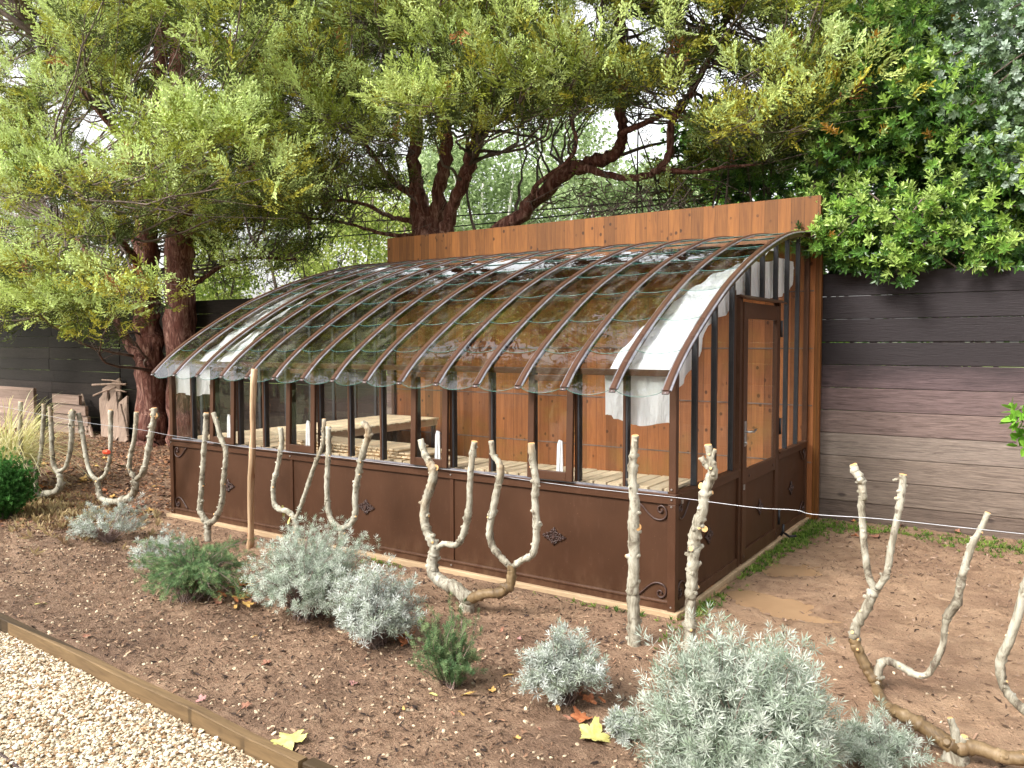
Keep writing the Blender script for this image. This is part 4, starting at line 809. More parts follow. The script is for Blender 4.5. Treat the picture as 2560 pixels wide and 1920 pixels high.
# centre multi-stem cypress behind the pine wall
c1 = trunk_px([(925, 900, 60), (925, 560, 44), (922, 500, 32), (902, 420, 17), (896, 330, 14), (900, 230, 14), (880, 120, 13), (860, 0, 9)], 4.7)
c2_ = trunk_px([(940, 520, 20), (948, 420, 15), (962, 330, 14), (960, 230, 17), (945, 120, 13), (950, 0, 9)], 4.75)
c3 = trunk_px([(956, 520, 18), (975, 450, 14), (1002, 390, 15), (1022, 330, 14), (1030, 280, 13), (1015, 200, 12), (1010, 100, 8)], 4.65)
c4 = trunk_px([(895, 420, 8), (860, 400, 7), (830, 370, 6, -.3), (800, 325, 4, -.6), (770, 280, 3, -.9)], 4.6)
c5 = trunk_px([(900, 480, 7), (850, 470, 5), (780, 440, 4), (700, 430, 3)], 4.8); c6 = trunk_px([(895, 510, 6), (830, 505, 4), (740, 480, 3), (660, 470, 2.5)], 4.9)
reg = [(520, -90, 1260, 130, 1.), (540, 130, 1080, 270, 1.), (560, 270, 850, 400, .8), (600, 400, 720, 470, .35), (1080, 130, 1300, 230, .7), (820, 270, 890, 330, .8), (520, 430, 640, 560, .5), (1060, 200, 1200, 290, .5)]
b3 = scatter_boughs(reg, 225, (2.2, 7.), md=.36)
cypress('cypress_tree', 'many stemmed cypress with peeling red bark behind the left half of the pine wall', tuple(W(925, 900, 4.7)*np.array([1, 1, 0])), [c1, c2_, c3, c4, c5, c6], b3, None, 62, tw_regs=[((640, 300, 880, 470), 110, (3.6, 5.2))], hi=upper(-7.5, -2.5, -.9, 1.2, 8.4, 10, 34)+upper(-8, -2.5, 4, 7, 8.5, 10.5, 12), bluish=.42, centre=np.array([-5.6, 6.5, 4.3]))
# leaning cypress
d1 = trunk_px([(1010, 545, 18), (1090, 490, 16), (1165, 425, 16), (1235, 365, 17), (1300, 345, 14), (1335, 325, 13), (1345, 280, 11), (1340, 220, 12), (1345, 120, 11), (1338, 0, 9), (1340, -120, 6)], 4.6)
d2 = trunk_px([(1250, 360, 10), (1310, 378, 7), (1370, 385, 7.5), (1420, 368, 8), (1445, 330, 7.5), (1450, 270, 8), (1480, 220, 8), (1520, 150, 7), (1550, 80, 6), (1590, 10, 5)], 4.5)
d3 = trunk_px([(1340, 290, 7), (1400, 262, 6), (1450, 250, 5), (1560, 280, 4), (1640, 300, 3)], 4.4); d4 = trunk_px([(1430, 365, 6), (1500, 372, 4), (1570, 360, 3), (1650, 355, 2.5)], 4.5)
d5 = trunk_px([(1150, 440, 6), (1160, 400, 5, -.2), (1240, 330, 4, -.4), (1235, 250, 4, -.5)], 4.5)
reg = [(1250, -90, 1800, 60, 1.), (1330, 60, 1760, 190, 1.), (1380, 190, 1720, 270, .8), (1560, 235, 1740, 335, .9), (1200, 190, 1330, 250, .5), (1640, 60, 1830, 240, .7)]
b4 = scatter_boughs(reg, 150, (2.9, 6.6), md=.34)
b4 += scatter_boughs([(1060, 200, 1340, 330, 1.)], 6, (5.5, 7.), md=.3)
b4 += scatter_boughs([(1180, 400, 1480, 470, 1.), (1480, 300, 1600, 380, .6)], 6, (4.6, 5.6), md=.25, hole=False)
cypress('cypress_tree', 'leaning cypress whose crooked trunk slants out over the pine wall', tuple(W(1010, 900, 4.6)*np.array([1, 1, 0])), [d1, d2, d3, d4, d5], b4, None, 58, tw_regs=[((1180, 380, 1500, 470), 110, (4.2, 5.2))], hi=upper(-3.5, .8, -.9, 1.2, 8.4, 10, 28)+upper(-4, 1, 4, 7, 8.5, 10, 8), bluish=.38, centre=np.array([-2.4, 6.5, 4.]))
# ------------------------------------------------------------ laurel hedge, eucalyptus on the right
def leafy(name, lab, cat, grp, base, limbs, boughs, T, n_sh, sz, slen, pal, mat, bark='twig', up=.5, hang=0., tipc=None, squash=.8):
    t_ = thing(name, lab, cat, base, grp); m_ = MB(); nodes = []
    for pts, rad in limbs: c = crom([list(p)+[r] for p, r in zip(pts, rad)], 5); m_.tube([p[:3] for p in c], [max(.006, x) for x in c[:, 3]], 7, rough=.08); nodes += [p for p in c]
    nodes = np.array(nodes); parts = []
    for bc in boughs:
        bc = np.array(bc); s0 = rng.uniform(*sz); a = nodes[(np.linalg.norm(nodes[:, :3]-bc, axis=1)+rng.uniform(0, .5, len(nodes))+(6*np.maximum(0, 2.5-nodes[:, 2]) if bc[2] > 2.2 else 0)).argmin()][:3]; cc = crom([a, (a+bc)/2+rng.normal(0, .06, 3)+np.array([0, 0, .08]), bc], 4); m_.tube(cc, np.linspace(.014, .005, len(cc)), 4, cap=(False, False))
        n = int(n_sh*rng.uniform(.7, 1.3)); u = norm(rng.normal(size=(n, 3))); rr = rng.uniform(.3, 1, (n, 1))**.5; P = bc+u*rr*s0*np.array([1, 1, squash]); Dr = norm(u*.8+np.array([0, -.35, up-hang])+rng.normal(0, .3, (n, 3)))
        tip_light = u[:, 2]*.5-u[:, 1]*.4+rng.normal(0, .35, n)+rng.normal(0, .15); idx = np.clip(((tip_light+.9)/1.8*len(pal)).astype(int), 0, len(pal)-1); cl = np.array(pal)[idx]*rng.uniform(.8, 1.2, (n, 1)); k = rng.random(n) < .008; cl[k] = (.45, .25, .04)  # sprays toward the top and front take lighter greens, light put into the colour
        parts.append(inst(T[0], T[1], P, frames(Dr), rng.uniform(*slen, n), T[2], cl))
    m_.build('branches' if cat != 'tree' else 'trunk', M[bark], t_); V, Fq, C = join(parts); npmesh('foliage' if cat != 'tree' else 'crown', V, Fq, M[mat], parent=t_, col=C); return t_
LP = [(.02, .05, .014), (.04, .095, .02), (.075, .17, .03), (.14, .27, .045), (.23, .36, .06), (.34, .46, .12)]
def ground_at(x, y): return (x, y, 0.)
def stems(cx, y0, y1, n, hgt, spread, r=.03):
    out = []
    for _ in range(n):
        x = cx+rng.normal(0, spread*.4); y = rng.uniform(y0, y1); out.append(([np.array([x, y, -.05]), np.array([x+rng.normal(0, .1), y, hgt*.35]), np.array([x+rng.normal(0, .25), y+rng.normal(0, .2), hgt*.7]), np.array([x+rng.normal(0, .4), y+rng.normal(0, .3), hgt])], [r, r*.8, r*.6, r*.3]))
    return out
HH = HOLES; HOLES = [(1890, 235, 26), (1880, 285, 22), (1790, 90, 26), (1835, 60, 20), (2110, 90, 20), (2060, 60, 18), (2180, 10, 30), (2140, 150, 18)]
bx = scatter_boughs([(1780, 330, 2250, 560, 1.), (1790, 180, 2100, 340, 1.), (1830, 40, 2050, 200, .9), (1760, 450, 1850, 560, 1.), (1850, -60, 2030, 60, .8)], 150, (3.35, 5.2), md=.22)
leafy('laurel_shrub', 'tall glossy green laurel spilling over the fence right of the pine wall', 'shrub', 'laurels behind the fence', (.9, 4.2, 0), stems(.9, 3.75, 4.6, 9, 4.2, 1.6), bx, TL, 50, (.24, .42), (.10, .155), LP, 'fol_laurel')
bx = [W(x, y, Y) for x, y, Y in ((1775, 545, 3.25), (1800, 520, 3.2), (1830, 560, 3.3), (1900, 520, 3.25), (1945, 560, 3.2), (1990, 480, 3.2), (2020, 450, 3.25), (2060, 540, 3.3), (1935, 585, 3.15), (2130, 560, 3.3), (2190, 540, 3.3), (1850, 480, 3.3), (2000, 530, 3.3), (2090, 500, 3.3), (1745, 515, 3.1))]
leafy('laurel_shrub', 'low fringe of bright laurel sprays hanging over the top boards of the fence', 'shrub', 'laurels behind the fence', (.5, 3.8, 0), stems(.5, 3.65, 3.9, 5, 2.9, 1.4, .02), bx, TL, 30, (.13, .26), (.10, .15), LP[1:], 'fol_laurel')
bx = scatter_boughs([(1480, 290, 1790, 420, 1.), (1560, 240, 1790, 330, 1.)], 46, (5., 6.6), hole=False)
leafy('laurel_shrub', 'darker laurel with thin stems standing behind the right end of the pine wall', 'shrub', 'laurels behind the fence', (-1.2, 5.6, 0), stems(-1.2, 5.0, 6.2, 16, 5.0, 2.2, .022), bx, TL, 34, (.25, .42), (.11, .15), LP[:5], 'fol_laurel')
EP = [(.08, .14, .06), (.14, .22, .09), (.20, .30, .14), (.28, .38, .25), (.38, .46, .38)]
bx = scatter_boughs([(2040, -60, 2330, 250, 1.), (2070, 200, 2330, 420, .9), (2110, 380, 2330, 500, .7)], 95, (3.5, 5.), md=.2)
leafy('eucalyptus_tree', 'grey leaved eucalyptus leaning into the upper right corner', 'tree', None, (2.6, 4.6, 0), [([np.array([2.6, 4.6, -.1]), np.array([2.5, 4.6, 2]), np.array([2.2, 4.5, 4.]), np.array([2.0, 4.4, 6.2])], [.09, .07, .05, .02])], bx, TE, 44, (.24, .42), (.08, .12), EP, 'fol_grey', up=.2, hang=.3)
HOLES = HH
# ------------------------------------------------------------ trees and scrub beyond
YP = [(.14, .20, .04), (.24, .31, .07), (.36, .42, .10), (.46, .50, .18)]; GP = [(.13, .19, .07), (.21, .29, .12), (.30, .39, .18), (.40, .48, .27)]
def bgtree(name, lab, px, top, Y, wd, pal, n=2600, leaf=.16, trunk='bark_white', stems_=3, low=.15, cat='tree', grp='trees beyond the fence', op=.55, bot=None):
    c = W(px, 500, Y); x = c[0]; ht = W(px, top, Y)[2]; r = wd*OV/F*dist(c)/2; t_ = thing(name, lab, cat, (x, Y, 0), grp); m_ = MB()
    for k in range(stems_): a = k*2.1+px; e = np.array([x+math.cos(a)*r*.5, Y+math.sin(a)*r*.3, ht*.85]); m_.tube(crom([np.array([x+math.cos(a)*.15, Y, -.1]), np.array([x+math.cos(a)*r*.2, Y, ht*.3]), e], 5), np.linspace(.014*ht+.04, .03, 11), 6, rough=.05)
    m_.build('trunk', M[trunk], t_); nc = 26; C0 = np.stack([x+rng.normal(0, .42, nc)*r, Y+rng.normal(0, .35, nc)*r, ht*rng.uniform(low+.08, .93, nc)], -1); li = rng.integers(0, nc, n*3)
    P = C0[li]+rng.normal(size=(n*3, 3))*np.array([.27, .27, .16])*r*op*1.3; P = P[(P[:, 2] > low*ht)]; n_ = len(P); tone = rng.uniform(0, 1, nc)[li[:n_]]
    cl = np.array(pal)[np.clip(((tone*.6+rng.random(n_)*.5)*len(pal)).astype(int), 0, len(pal)-1)]*rng.uniform(.8, 1.2, (n_, 1)); v, f, c_ = inst(TQ[0], TQ[1], P, frames(rng.normal(size=(n_, 3))), rng.uniform(.7, 1.3, n_)*leaf, TQ[2], cl)
    npmesh('crown', v, f, M['fol_soft'], parent=t_, col=c_)
for a in [('birch_tree', 'white stemmed tree with pale leaves seen between the cypress stems', 1045, 300, 19, 330, GP, 3800, .15, 'bark_white', 4, .28),
          ('birch_tree', 'second white stemmed tree beyond the leaning cypress trunk', 1125, 330, 23, 300, GP, 3600, .16, 'bark_white', 4, .3),
          ('broadleaf_tree', 'tall airy tree showing in the gap above the crooked leaning trunk', 1215, 215, 24, 400, GP, 4200, .17, 'bark_white', 4, .2),
          ('broadleaf_tree', 'soft green tree framed between the stems of the many stemmed cypress', 960, 260, 20, 260, GP, 4600, .14, 'twig', 3, .1),
          ('broadleaf_tree', 'grey green tree filling the gap under the leaning cypress', 1330, 350, 17, 330, GP, 4200, .14, 'twig', 3, .12),
          ('broadleaf_tree', 'yellow green tree beyond the middle of the pine wall', 1210, 430, 26, 420, YP, 3600, .2, 'twig', 3, .05),
          ('broadleaf_tree', 'bright yellow green tree left of the many stemmed cypress', 760, 350, 15, 320, YP, 4600, .13, 'twig', 2, .1),
          ('broadleaf_tree', 'sunlit lime tree above the left slope of the glass roof', 620, 430, 14, 280, YP, 4400, .12, 'twig', 2, .1),
          ('broadleaf_tree', 'small lime green tree behind the two cypress trunks', 470, 470, 12, 240, YP, 3800, .11, 'twig', 2, .1),
          ('broadleaf_tree', 'mid green tree far behind the leaning cypress on the right', 1440, 330, 21, 330, GP, 4000, .17, 'twig', 3, .12),
          ('broadleaf_tree', 'dull green tree behind the right hand laurels', 1650, 200, 14, 420, LP[1:5], 4600, .14, 'twig', 3, .05),
          ('broadleaf_tree', 'dark green tree rising behind the eucalyptus', 2080, 90, 12, 460, LP[1:5], 5600, .12, 'twig', 3, .05),
          ('broadleaf_tree', 'olive tree just beyond the far left fence panel', 120, 420, 9, 420, [(.05, .08, .02), (.09, .12, .03), (.15, .17, .05)], 5200, .09, 'twig', 3, .1),
          ('broadleaf_tree', 'dark green tree at the far left edge of the garden', -60, 330, 7, 300, [(.05, .08, .02), (.09, .12, .03), (.15, .17, .05)], 4200, .09, 'twig', 3, .1),  # dark olive palette, same as the tree above
          ('broadleaf_tree', 'low lime bush crown showing over the fence left of the glass roof', 860, 430, 13, 240, YP, 4000, .1, 'twig', 2, .1)]: bgtree(*a)
# trees on the near side, behind the viewer (seen in the glass)
for k, (x, y, h, r, lab) in enumerate([(-9, -13, 9, 3.2, 'dark green tree on the near side of the path, left of the viewer'), (-3, -14.5, 10, 3.6, 'tallest dark green tree on the near side of the path'), (3.5, -13.5, 9, 3.4, 'dark green tree straight behind the viewer'), (9.5, -11, 9, 3.4, 'dark green tree behind the viewer on the right'), (-15, -9, 9, 3.4, 'dark green tree beyond the left end of the path')]):
    t_ = thing('garden_tree', lab, 'tree', (x, y, 0), 'trees on the near side of the path'); m_ = MB(); m_.tube([(x, y, -.1), (x+.1, y, h*.4), (x, y+.1, h*.8)], [.22, .16, .07], 8, rough=.06); m_.build('trunk', M['bark_cypress'], t_)
    n = 5200; u = norm(rng.normal(size=(n, 3))); P = np.array([x, y, h*.52])+u*rng.uniform(.3, 1, (n, 1))**.5*np.array([r, r*.8, h*.46])*(1+.15*np.sin(u[:, :1]*9+u[:, 1:2]*7)); cl = np.array(LP[1:4])[rng.integers(0, 3, n)]; v, f, c_ = inst(TQ[0], TQ[1], P, frames(rng.normal(size=(n, 3))), rng.uniform(.2, .4, n), TQ[2], cl); npmesh('crown', v, f, M['fol_soft'], parent=t_, col=c_)
# power cables
for k, (a, b_, lab) in enumerate([((949, 551), (1740, 490), 'upper black cable sagging past the cypress trunks'), ((950, 582), (1760, 498), 'lower black cable close above the pine wall')]):
    A_, B_ = on(1, 6.5, a[0]+0, a[1]), on(1, 6.5, b_[0], b_[1]); d = B_-A_; A_ = A_-d*.6; B_ = B_+d*.6; pts = [A_+(B_-A_)*t+np.array([0, 0, -.12*(1-(2*t-1)**2)+.09]) for t in np.linspace(0, 1, 24)]; m_ = MB(); m_.tube(pts, .012, 6); o = m_.build('power_cable', M['cable'], loc=tuple(pts[12])); tag(o, lab, 'cable', 'black cables above the wall')

# ------------------------------------------------------------ pollarded espalier trees
def espalier(lab, Y, base_px, trunkpaths, limbs, off=(0, 0), sc=1., cuts=(), mat='bark_pale', knob=1., rs=1., jit=.02, ochre=()):
    def cv(q, dy=0.): return on(1, Y+dy, off[0]+q[0]/sc, off[1]+q[1]/sc)
    b0 = cv(base_px); t_ = thing('pollarded_tree', lab, 'tree', (b0[0], Y, 0), 'row of pollarded espalier trees'); r_ = random.Random(int(base_px[0]*7+off[0]))
    def limb(path, nm, m2, endcut=True):
        pts = []; ph = r_.uniform(0, 6)
        for i, q in enumerate(path): p = cv(q, q[3] if len(q) > 3 else 0.); pts.append([*p, q[2]/sc/F*dist(p)*rs])
        c = crom(pts, 7); R = c[:, 3].copy(); n = len(c); P = c[:, :3].copy()
        for i in range(1, n-1): R[i] *= 1+.035*math.sin(i*1.1+ph)+r_.uniform(-.02, .03); P[i] += np.array([r_.uniform(-1, 1), r_.uniform(-1, 1), 0])*R[i]*.08
        for _ in range(max(1, n//9)):
            i = r_.randrange(1, n-1); R[i] *= 1.22
        m_ = MB(); m_.tube(P, R, 12, 0, 1, rough=.07, cap=(True, endcut))
        for _ in range(int(n/3.2*knob)):       # knuckles and short cut stubs
            i = r_.randrange(1, n-1); th = r_.uniform(0, 2*PI); d = np.array([math.cos(th), math.sin(th)*.8, r_.uniform(.0, .5)]); d /= np.linalg.norm(d); r = R[i]
            l = r*r_.uniform(1.25, 1.55); e = P[i]+d*l; m_.tube([P[i]+d*r*.5, P[i]+d*r*.95, e], [r*.75, r*.48, r*r_.uniform(.2, .34)], 7, 0, 1 if r_.random() < .3 else 0, rough=.1)
        m_.build(nm, [M[m2], M['cut']], t_)
    for k, p in enumerate(trunkpaths): limb(p, 'trunk', 'bark_ochre' if ('t', k) in ochre else mat, False)
    for k, p in enumerate(limbs): limb(p, 'limb', 'bark_ochre' if k in ochre else mat)
    for (x, y, r, sx, sz) in cuts:       # large sawn faces: a short oblique stub
        p = cv((x, y)); R = r/sc/F*dist(p); d = np.array([sx, -.75, sz]); d /= np.linalg.norm(d); m_ = MB(); m_.tube([p-d*R*1.2, p+d*R*.35], [R*.95, R], 12, 0, 1); m_.build('sawn_stub', [M[mat], M['cut']], t_)
    return t_, cv
c4o = (0, 650); c4s = 2.369
YT = -.57
espalier('leftmost pollarded tree, half hidden behind the yellow ornamental grass', -.35, (215, 1450), [[(218, 1470, 20), (216, 1390, 16), (214, 1300, 13), (214, 1245, 13)]], [[(212, 1250, 13), (170, 1225, 12), (130, 1160, 12), (120, 1040, 12), (120, 930, 12), (122, 838, 12)], [(216, 1250, 12), (237, 1180, 11), (248, 1080, 11), (256, 960, 12), (260, 905, 12), (258, 852, 12)]], c4o, c4s)
espalier('pollarded tree with a kinked foot beside the heap of rusty mulch', -.38, (245, 1430), [[(247, 1455, 22), (240, 1415, 22), (262, 1385, 20), (310, 1378, 18), (350, 1355, 19), (358, 1300, 17), (345, 1255, 16)]], [[(345, 1262, 14), (318, 1215, 14), (308, 1130, 13), (305, 1030, 13), (300, 940, 12), (295, 868, 12)], [(346, 1252, 11), (385, 1232, 12), (408, 1170, 13), (422, 1080, 14), (425, 990, 15), (424, 892, 16)]], c4o, c4s, cuts=[(420, 900, 19, -.3, .6)])
t3, cv3 = espalier('wide four pronged pollarded tree just left of the greenhouse corner', -.3, (715, 1440), [[(722, 1462, 20), (715, 1425, 22), (740, 1415, 22)], [(715, 1430, 18), (650, 1430, 16), (600, 1410, 16), (582, 1360, 15), (578, 1310, 15)], [(735, 1425, 22), (780, 1395, 21), (802, 1345, 19), (800, 1295, 18)]],
    [[(576, 1305, 12), (535, 1260, 12), (508, 1160, 12), (492, 1060, 13), (478, 980, 13), (466, 908, 14)], [(580, 1302, 10), (620, 1275, 11), (645, 1200, 11), (654, 1100, 12), (655, 1000, 13), (656, 888, 13)], [(798, 1295, 12), (768, 1240, 13), (772, 1160, 13), (792, 1080, 13), (803, 990, 13), (808, 900, 13)], [(806, 1300, 14), (845, 1260, 16), (868, 1180, 17), (885, 1090, 18), (900, 1000, 18), (912, 930, 17), (912, 876, 17)]], c4o, c4s, cuts=[(915, 920, 22, .5, .1)])
m_ = MB(); p = on(1, -.32, 640/2.369, 650+1138/2.369); m_.tube([p+np.array([-.045, -.02, 0]), p, p+np.array([.03, -.01, .004])], [.018, .026, .02], 8); o = m_.build('orange_tag', M['red'], loc=tuple(p)); tag(o, 'small orange tie round a branch of the four pronged tree', 'tie')
espalier('slender Y shaped pollarded tree in front of the left base panel', YT, (1230, 1640), [[(1232, 1665, 20), (1230, 1610, 19), (1232, 1560, 20)]], [[(1228, 1565, 18), (1200, 1515, 18), (1185, 1480, 17), (1190, 1400, 16), (1196, 1300, 15), (1203, 1200, 15), (1210, 1090, 15), (1218, 1000, 15), (1222, 905, 15)], [(1236, 1562, 17), (1275, 1535, 17), (1302, 1480, 16), (1318, 1410, 16), (1325, 1300, 15), (1335, 1200, 15), (1335, 1120, 15), (1305, 1050, 14), (1288, 980, 14), (1263, 905, 14)]], c4o, c4s)
c5o = (380, 700); c5s = 2.6976
espalier('thin pollarded tree leaning into its neighbour behind the grey bush', YT, (965, 1640), [[(985, 1720, 22), (972, 1650, 22), (962, 1602, 19)]], [[(962, 1605, 19), (915, 1560, 19), (860, 1548, 18), (826, 1510, 17), (818, 1440, 16), (822, 1360, 16), (850, 1250, 16), (868, 1150, 16), (875, 1080, 17), (866, 996, 17)], [(970, 1608, 14), (1000, 1540, 14), (1040, 1420, 15), (1090, 1270, 15), (1130, 1170, 15), (1155, 1080, 14), (1160, 936, 14)]], c5o, c5s)
espalier('tight U shaped pollarded tree rising out of the big lavender clump', YT, (1290, 1700), [[(1290, 1790, 26), (1285, 1720, 26), (1275, 1672, 22)]], [[(1275, 1680, 19), (1225, 1640, 19), (1195, 1580, 19), (1182, 1480, 18), (1180, 1360, 18), (1185, 1240, 17), (1192, 1120, 18), (1188, 985, 18)], [(1280, 1680, 19), (1345, 1640, 20), (1372, 1570, 20), (1370, 1470, 21), (1385, 1350, 21), (1405, 1240, 21), (1430, 1140, 22), (1455, 1060, 22), (1455, 1000, 22), (1420, 962, 20)]], c5o, c5s, cuts=[(1420, 970, 22, -.4, .8)], ochre=())
c6o = (900, 800); c6s = 2.183
t7, _ = espalier('large candelabra shaped pollarded tree with one mustard coloured arm', -.62, (590, 1600), [[(585, 1640, 36), (590, 1570, 34), (592, 1520, 38)], [(590, 1525, 34), (530, 1470, 36), (450, 1430, 34), (398, 1375, 33), (396, 1300, 30), (415, 1240, 27)], [(600, 1525, 28), (680, 1495, 26), (760, 1490, 27), (815, 1450, 27), (828, 1390, 26), (828, 1340, 24)]],
    [[(412, 1250, 25), (370, 1160, 25), (350, 1080, 25), (362, 980, 25), (390, 900, 25), (402, 830, 25), (378, 775, 20), (350, 725, 18), (330, 650, 17)], [(415, 1248, 15), (460, 1222, 15), (525, 1228, 17), (560, 1180, 18), (585, 1090, 19), (597, 1000, 17), (600, 900, 17), (608, 780, 17), (624, 662, 17)], [(822, 1350, 17), (770, 1295, 18), (722, 1230, 19), (708, 1140, 19), (725, 1040, 20), (750, 920, 20), (768, 830, 21), (755, 775, 17), (728, 740, 15), (716, 658, 14)], [(832, 1350, 16), (880, 1312, 17), (940, 1280, 19), (960, 1200, 19), (962, 1090, 20), (955, 980, 20), (960, 880, 20), (945, 780, 20), (935, 672, 20)]], c6o, c6s, cuts=[(412, 806, 17, .5, .1)], ochre=(('t', 2),))
espalier('single straight pollarded stem in front of the right base panel', YT, (1490, 1766), [[(1505, 1860, 40), (1498, 1760, 36), (1494, 1650, 34), (1490, 1500, 32)]], [[(1490, 1510, 32), (1492, 1400, 32), (1496, 1250, 31), (1492, 1120, 31), (1498, 1000, 28), (1488, 880, 24), (1488, 780, 22), (1498, 700, 20), (1502, 630, 20)]], c6o, c6s, cuts=[(1515, 1130, 20, .9, .1), (1470, 1290, 16, -.8, .1)])
espalier('stout pollarded stem with two stub horns at the near greenhouse corner', YT, (1790, 1700), [[(1795, 1900, 38), (1797, 1780, 36), (1800, 1640, 30), (1806, 1500, 29)]], [[(1806, 1520, 29), (1812, 1400, 31), (1818, 1330, 32), (1822, 1220, 31), (1838, 1130, 32), (1868, 1040, 28), (1880, 950, 27), (1905, 880, 28), (1925, 830, 28), (1912, 750, 20), (1900, 680, 20)], [(1905, 810, 19), (1885, 780, 17), (1862, 750, 15)], [(1918, 760, 12), (1938, 705, 10)]], c6o, c6s, cuts=[(1862, 905, 18, -.6, .3), (1880, 1140, 17, .6, .2)])
c7o = (1500, 1200); c7s = 2.0868
def k4(x, y, r): return ((1900+x/2.074-1500)*c7s, (600+y/2.074-1200)*c7s, r)
espalier('tall forked pollarded tree in the muddy yard on the right', -.46, (1450, 1200), [[(1450, 1290, 36), (1445, 1180, 34), (1440, 1090, 33), (1436, 1030, 32)], [(1434, 1045, 30), (1385, 970, 29), (1345, 885, 29), (1324, 830, 28)], [(1322, 828, 26), (1342, 750, 26), (1385, 680, 27), (1418, 600, 27), (1440, 562, 27)]],
    [[(1430, 570, 19), (1402, 500, 19), (1382, 380, 19), (1372, 250, 18), (1364, 120, 19), k4(535, 1330, 21), k4(520, 1240, 22), k4(492, 1195, 22), k4(484, 1165, 19)], [(1448, 565, 19), (1495, 490, 19), (1515, 370, 18), (1540, 250, 18), (1562, 130, 18), k4(738, 1290, 20), k4(742, 1215, 19)], [k4(742, 1240, 14), k4(715, 1240, 9), k4(688, 1246, 6)], [(1438, 1078, 24), (1446, 1020, 24), (1464, 965, 22), (1500, 945, 20), (1575, 975, 20), (1650, 1018, 18), (1710, 1012, 17), (1755, 940, 17), (1788, 860, 17), (1800, 760, 17), (1818, 700, 24), (1860, 640, 24), (1885, 520, 20), (1910, 430, 20), (1945, 330, 19), (1985, 260, 15), (2024, 170, 15)]], c7o, c7s, cuts=[(1330, 825, 24, -.2, .5)], ochre=(('t', 0), ('t', 1)), rs=.95)
espalier('low thick limbed tree with a gnarled crown knot in the lower right corner', -1.0, (1850, 1480), [[(1850, 1620, 50), (1850, 1500, 50), (1860, 1400, 60)], [(1860, 1400, 46), (1760, 1335, 42), (1660, 1270, 36), (1560, 1215, 30), (1490, 1175, 26, .2), (1455, 1120, 26, .42), (1440, 1085, 24, .52)], [(1870, 1400, 44), (1960, 1395, 38), (2060, 1430, 34), (2150, 1450, 36), (2330, 1440, 34), (2480, 1380, 30), (2540, 1250, 26)]],
    [[(2500, 1390, 26), (2380, 1290, 24), (2240, 1215, 24), (2140, 1130, 22), (2095, 1040, 22), (2090, 950, 24), (2130, 850, 22), (2170, 740, 22), (2200, 620, 22), (2235, 500, 20)], [(1860, 1390, 26), (1850, 1310, 22), (1825, 1240, 14)], [(1880, 1390, 24), (1905, 1340, 22)]], c7o, c7s, ochre=(('t', 1), ('t', 2)), knob=.6)
# stake and wire
m_ = MB(); pts = []; A_ = on(2, 0, 1182/1182*540*OV, 1182*OV); B_ = on(1, -.36, 549*OV, 797*OV)
for i in range(13):
    t = i/12; p = A_+(B_-A_)*(t*1.05-.05)+np.array([.006*math.sin(i*1.1), 0, 0]); pts.append(p)
m_.tube(pts, [.034-.003*math.sin(i*.9)-.006*i/12 for i in range(13)], 9, rough=.1, flat=.7)
b = NB('split_chestnut'); n = b.noise(b.coord((1, 1, .12)), 14, 5, .65, 1.); b.set(Base_Color=b.ramp(n, [(.35, (.20, .085, .035)), (.5, (.44, .29, .17)), (.7, (.58, .45, .31))]), Roughness=.75); b.bump(n, .6, .006)
stk = m_.build('wooden_stake', b.m, loc=tuple(A_)); tag(stk, 'tall split chestnut stake standing before the greenhouse front', 'stake')
wp = [(-60, 1006), (0, 1015), (101, 1036), (219, 1057), (350, 1074), (418, 1087), (485, 1097), (602, 1117), (806, 1139), (1000, 1163), (1155, 1178), (1358, 1206), (1505, 1224), (1700, 1245), (1792, 1257), (1897, 1270), (1991, 1275.5), (2034, 1286), (2200, 1297), (2380, 1316), (2560, 1335), (2700, 1350)]
P = crom([on(1, -.58, *q) for q in wp], 4); m_ = MB(); m_.tube(P, .0018, 6); o = m_.build('tie_wire', M['wire'], loc=tuple(P[40])); tag(o, 'galvanised wire strung along the row of pollarded trees', 'wire')

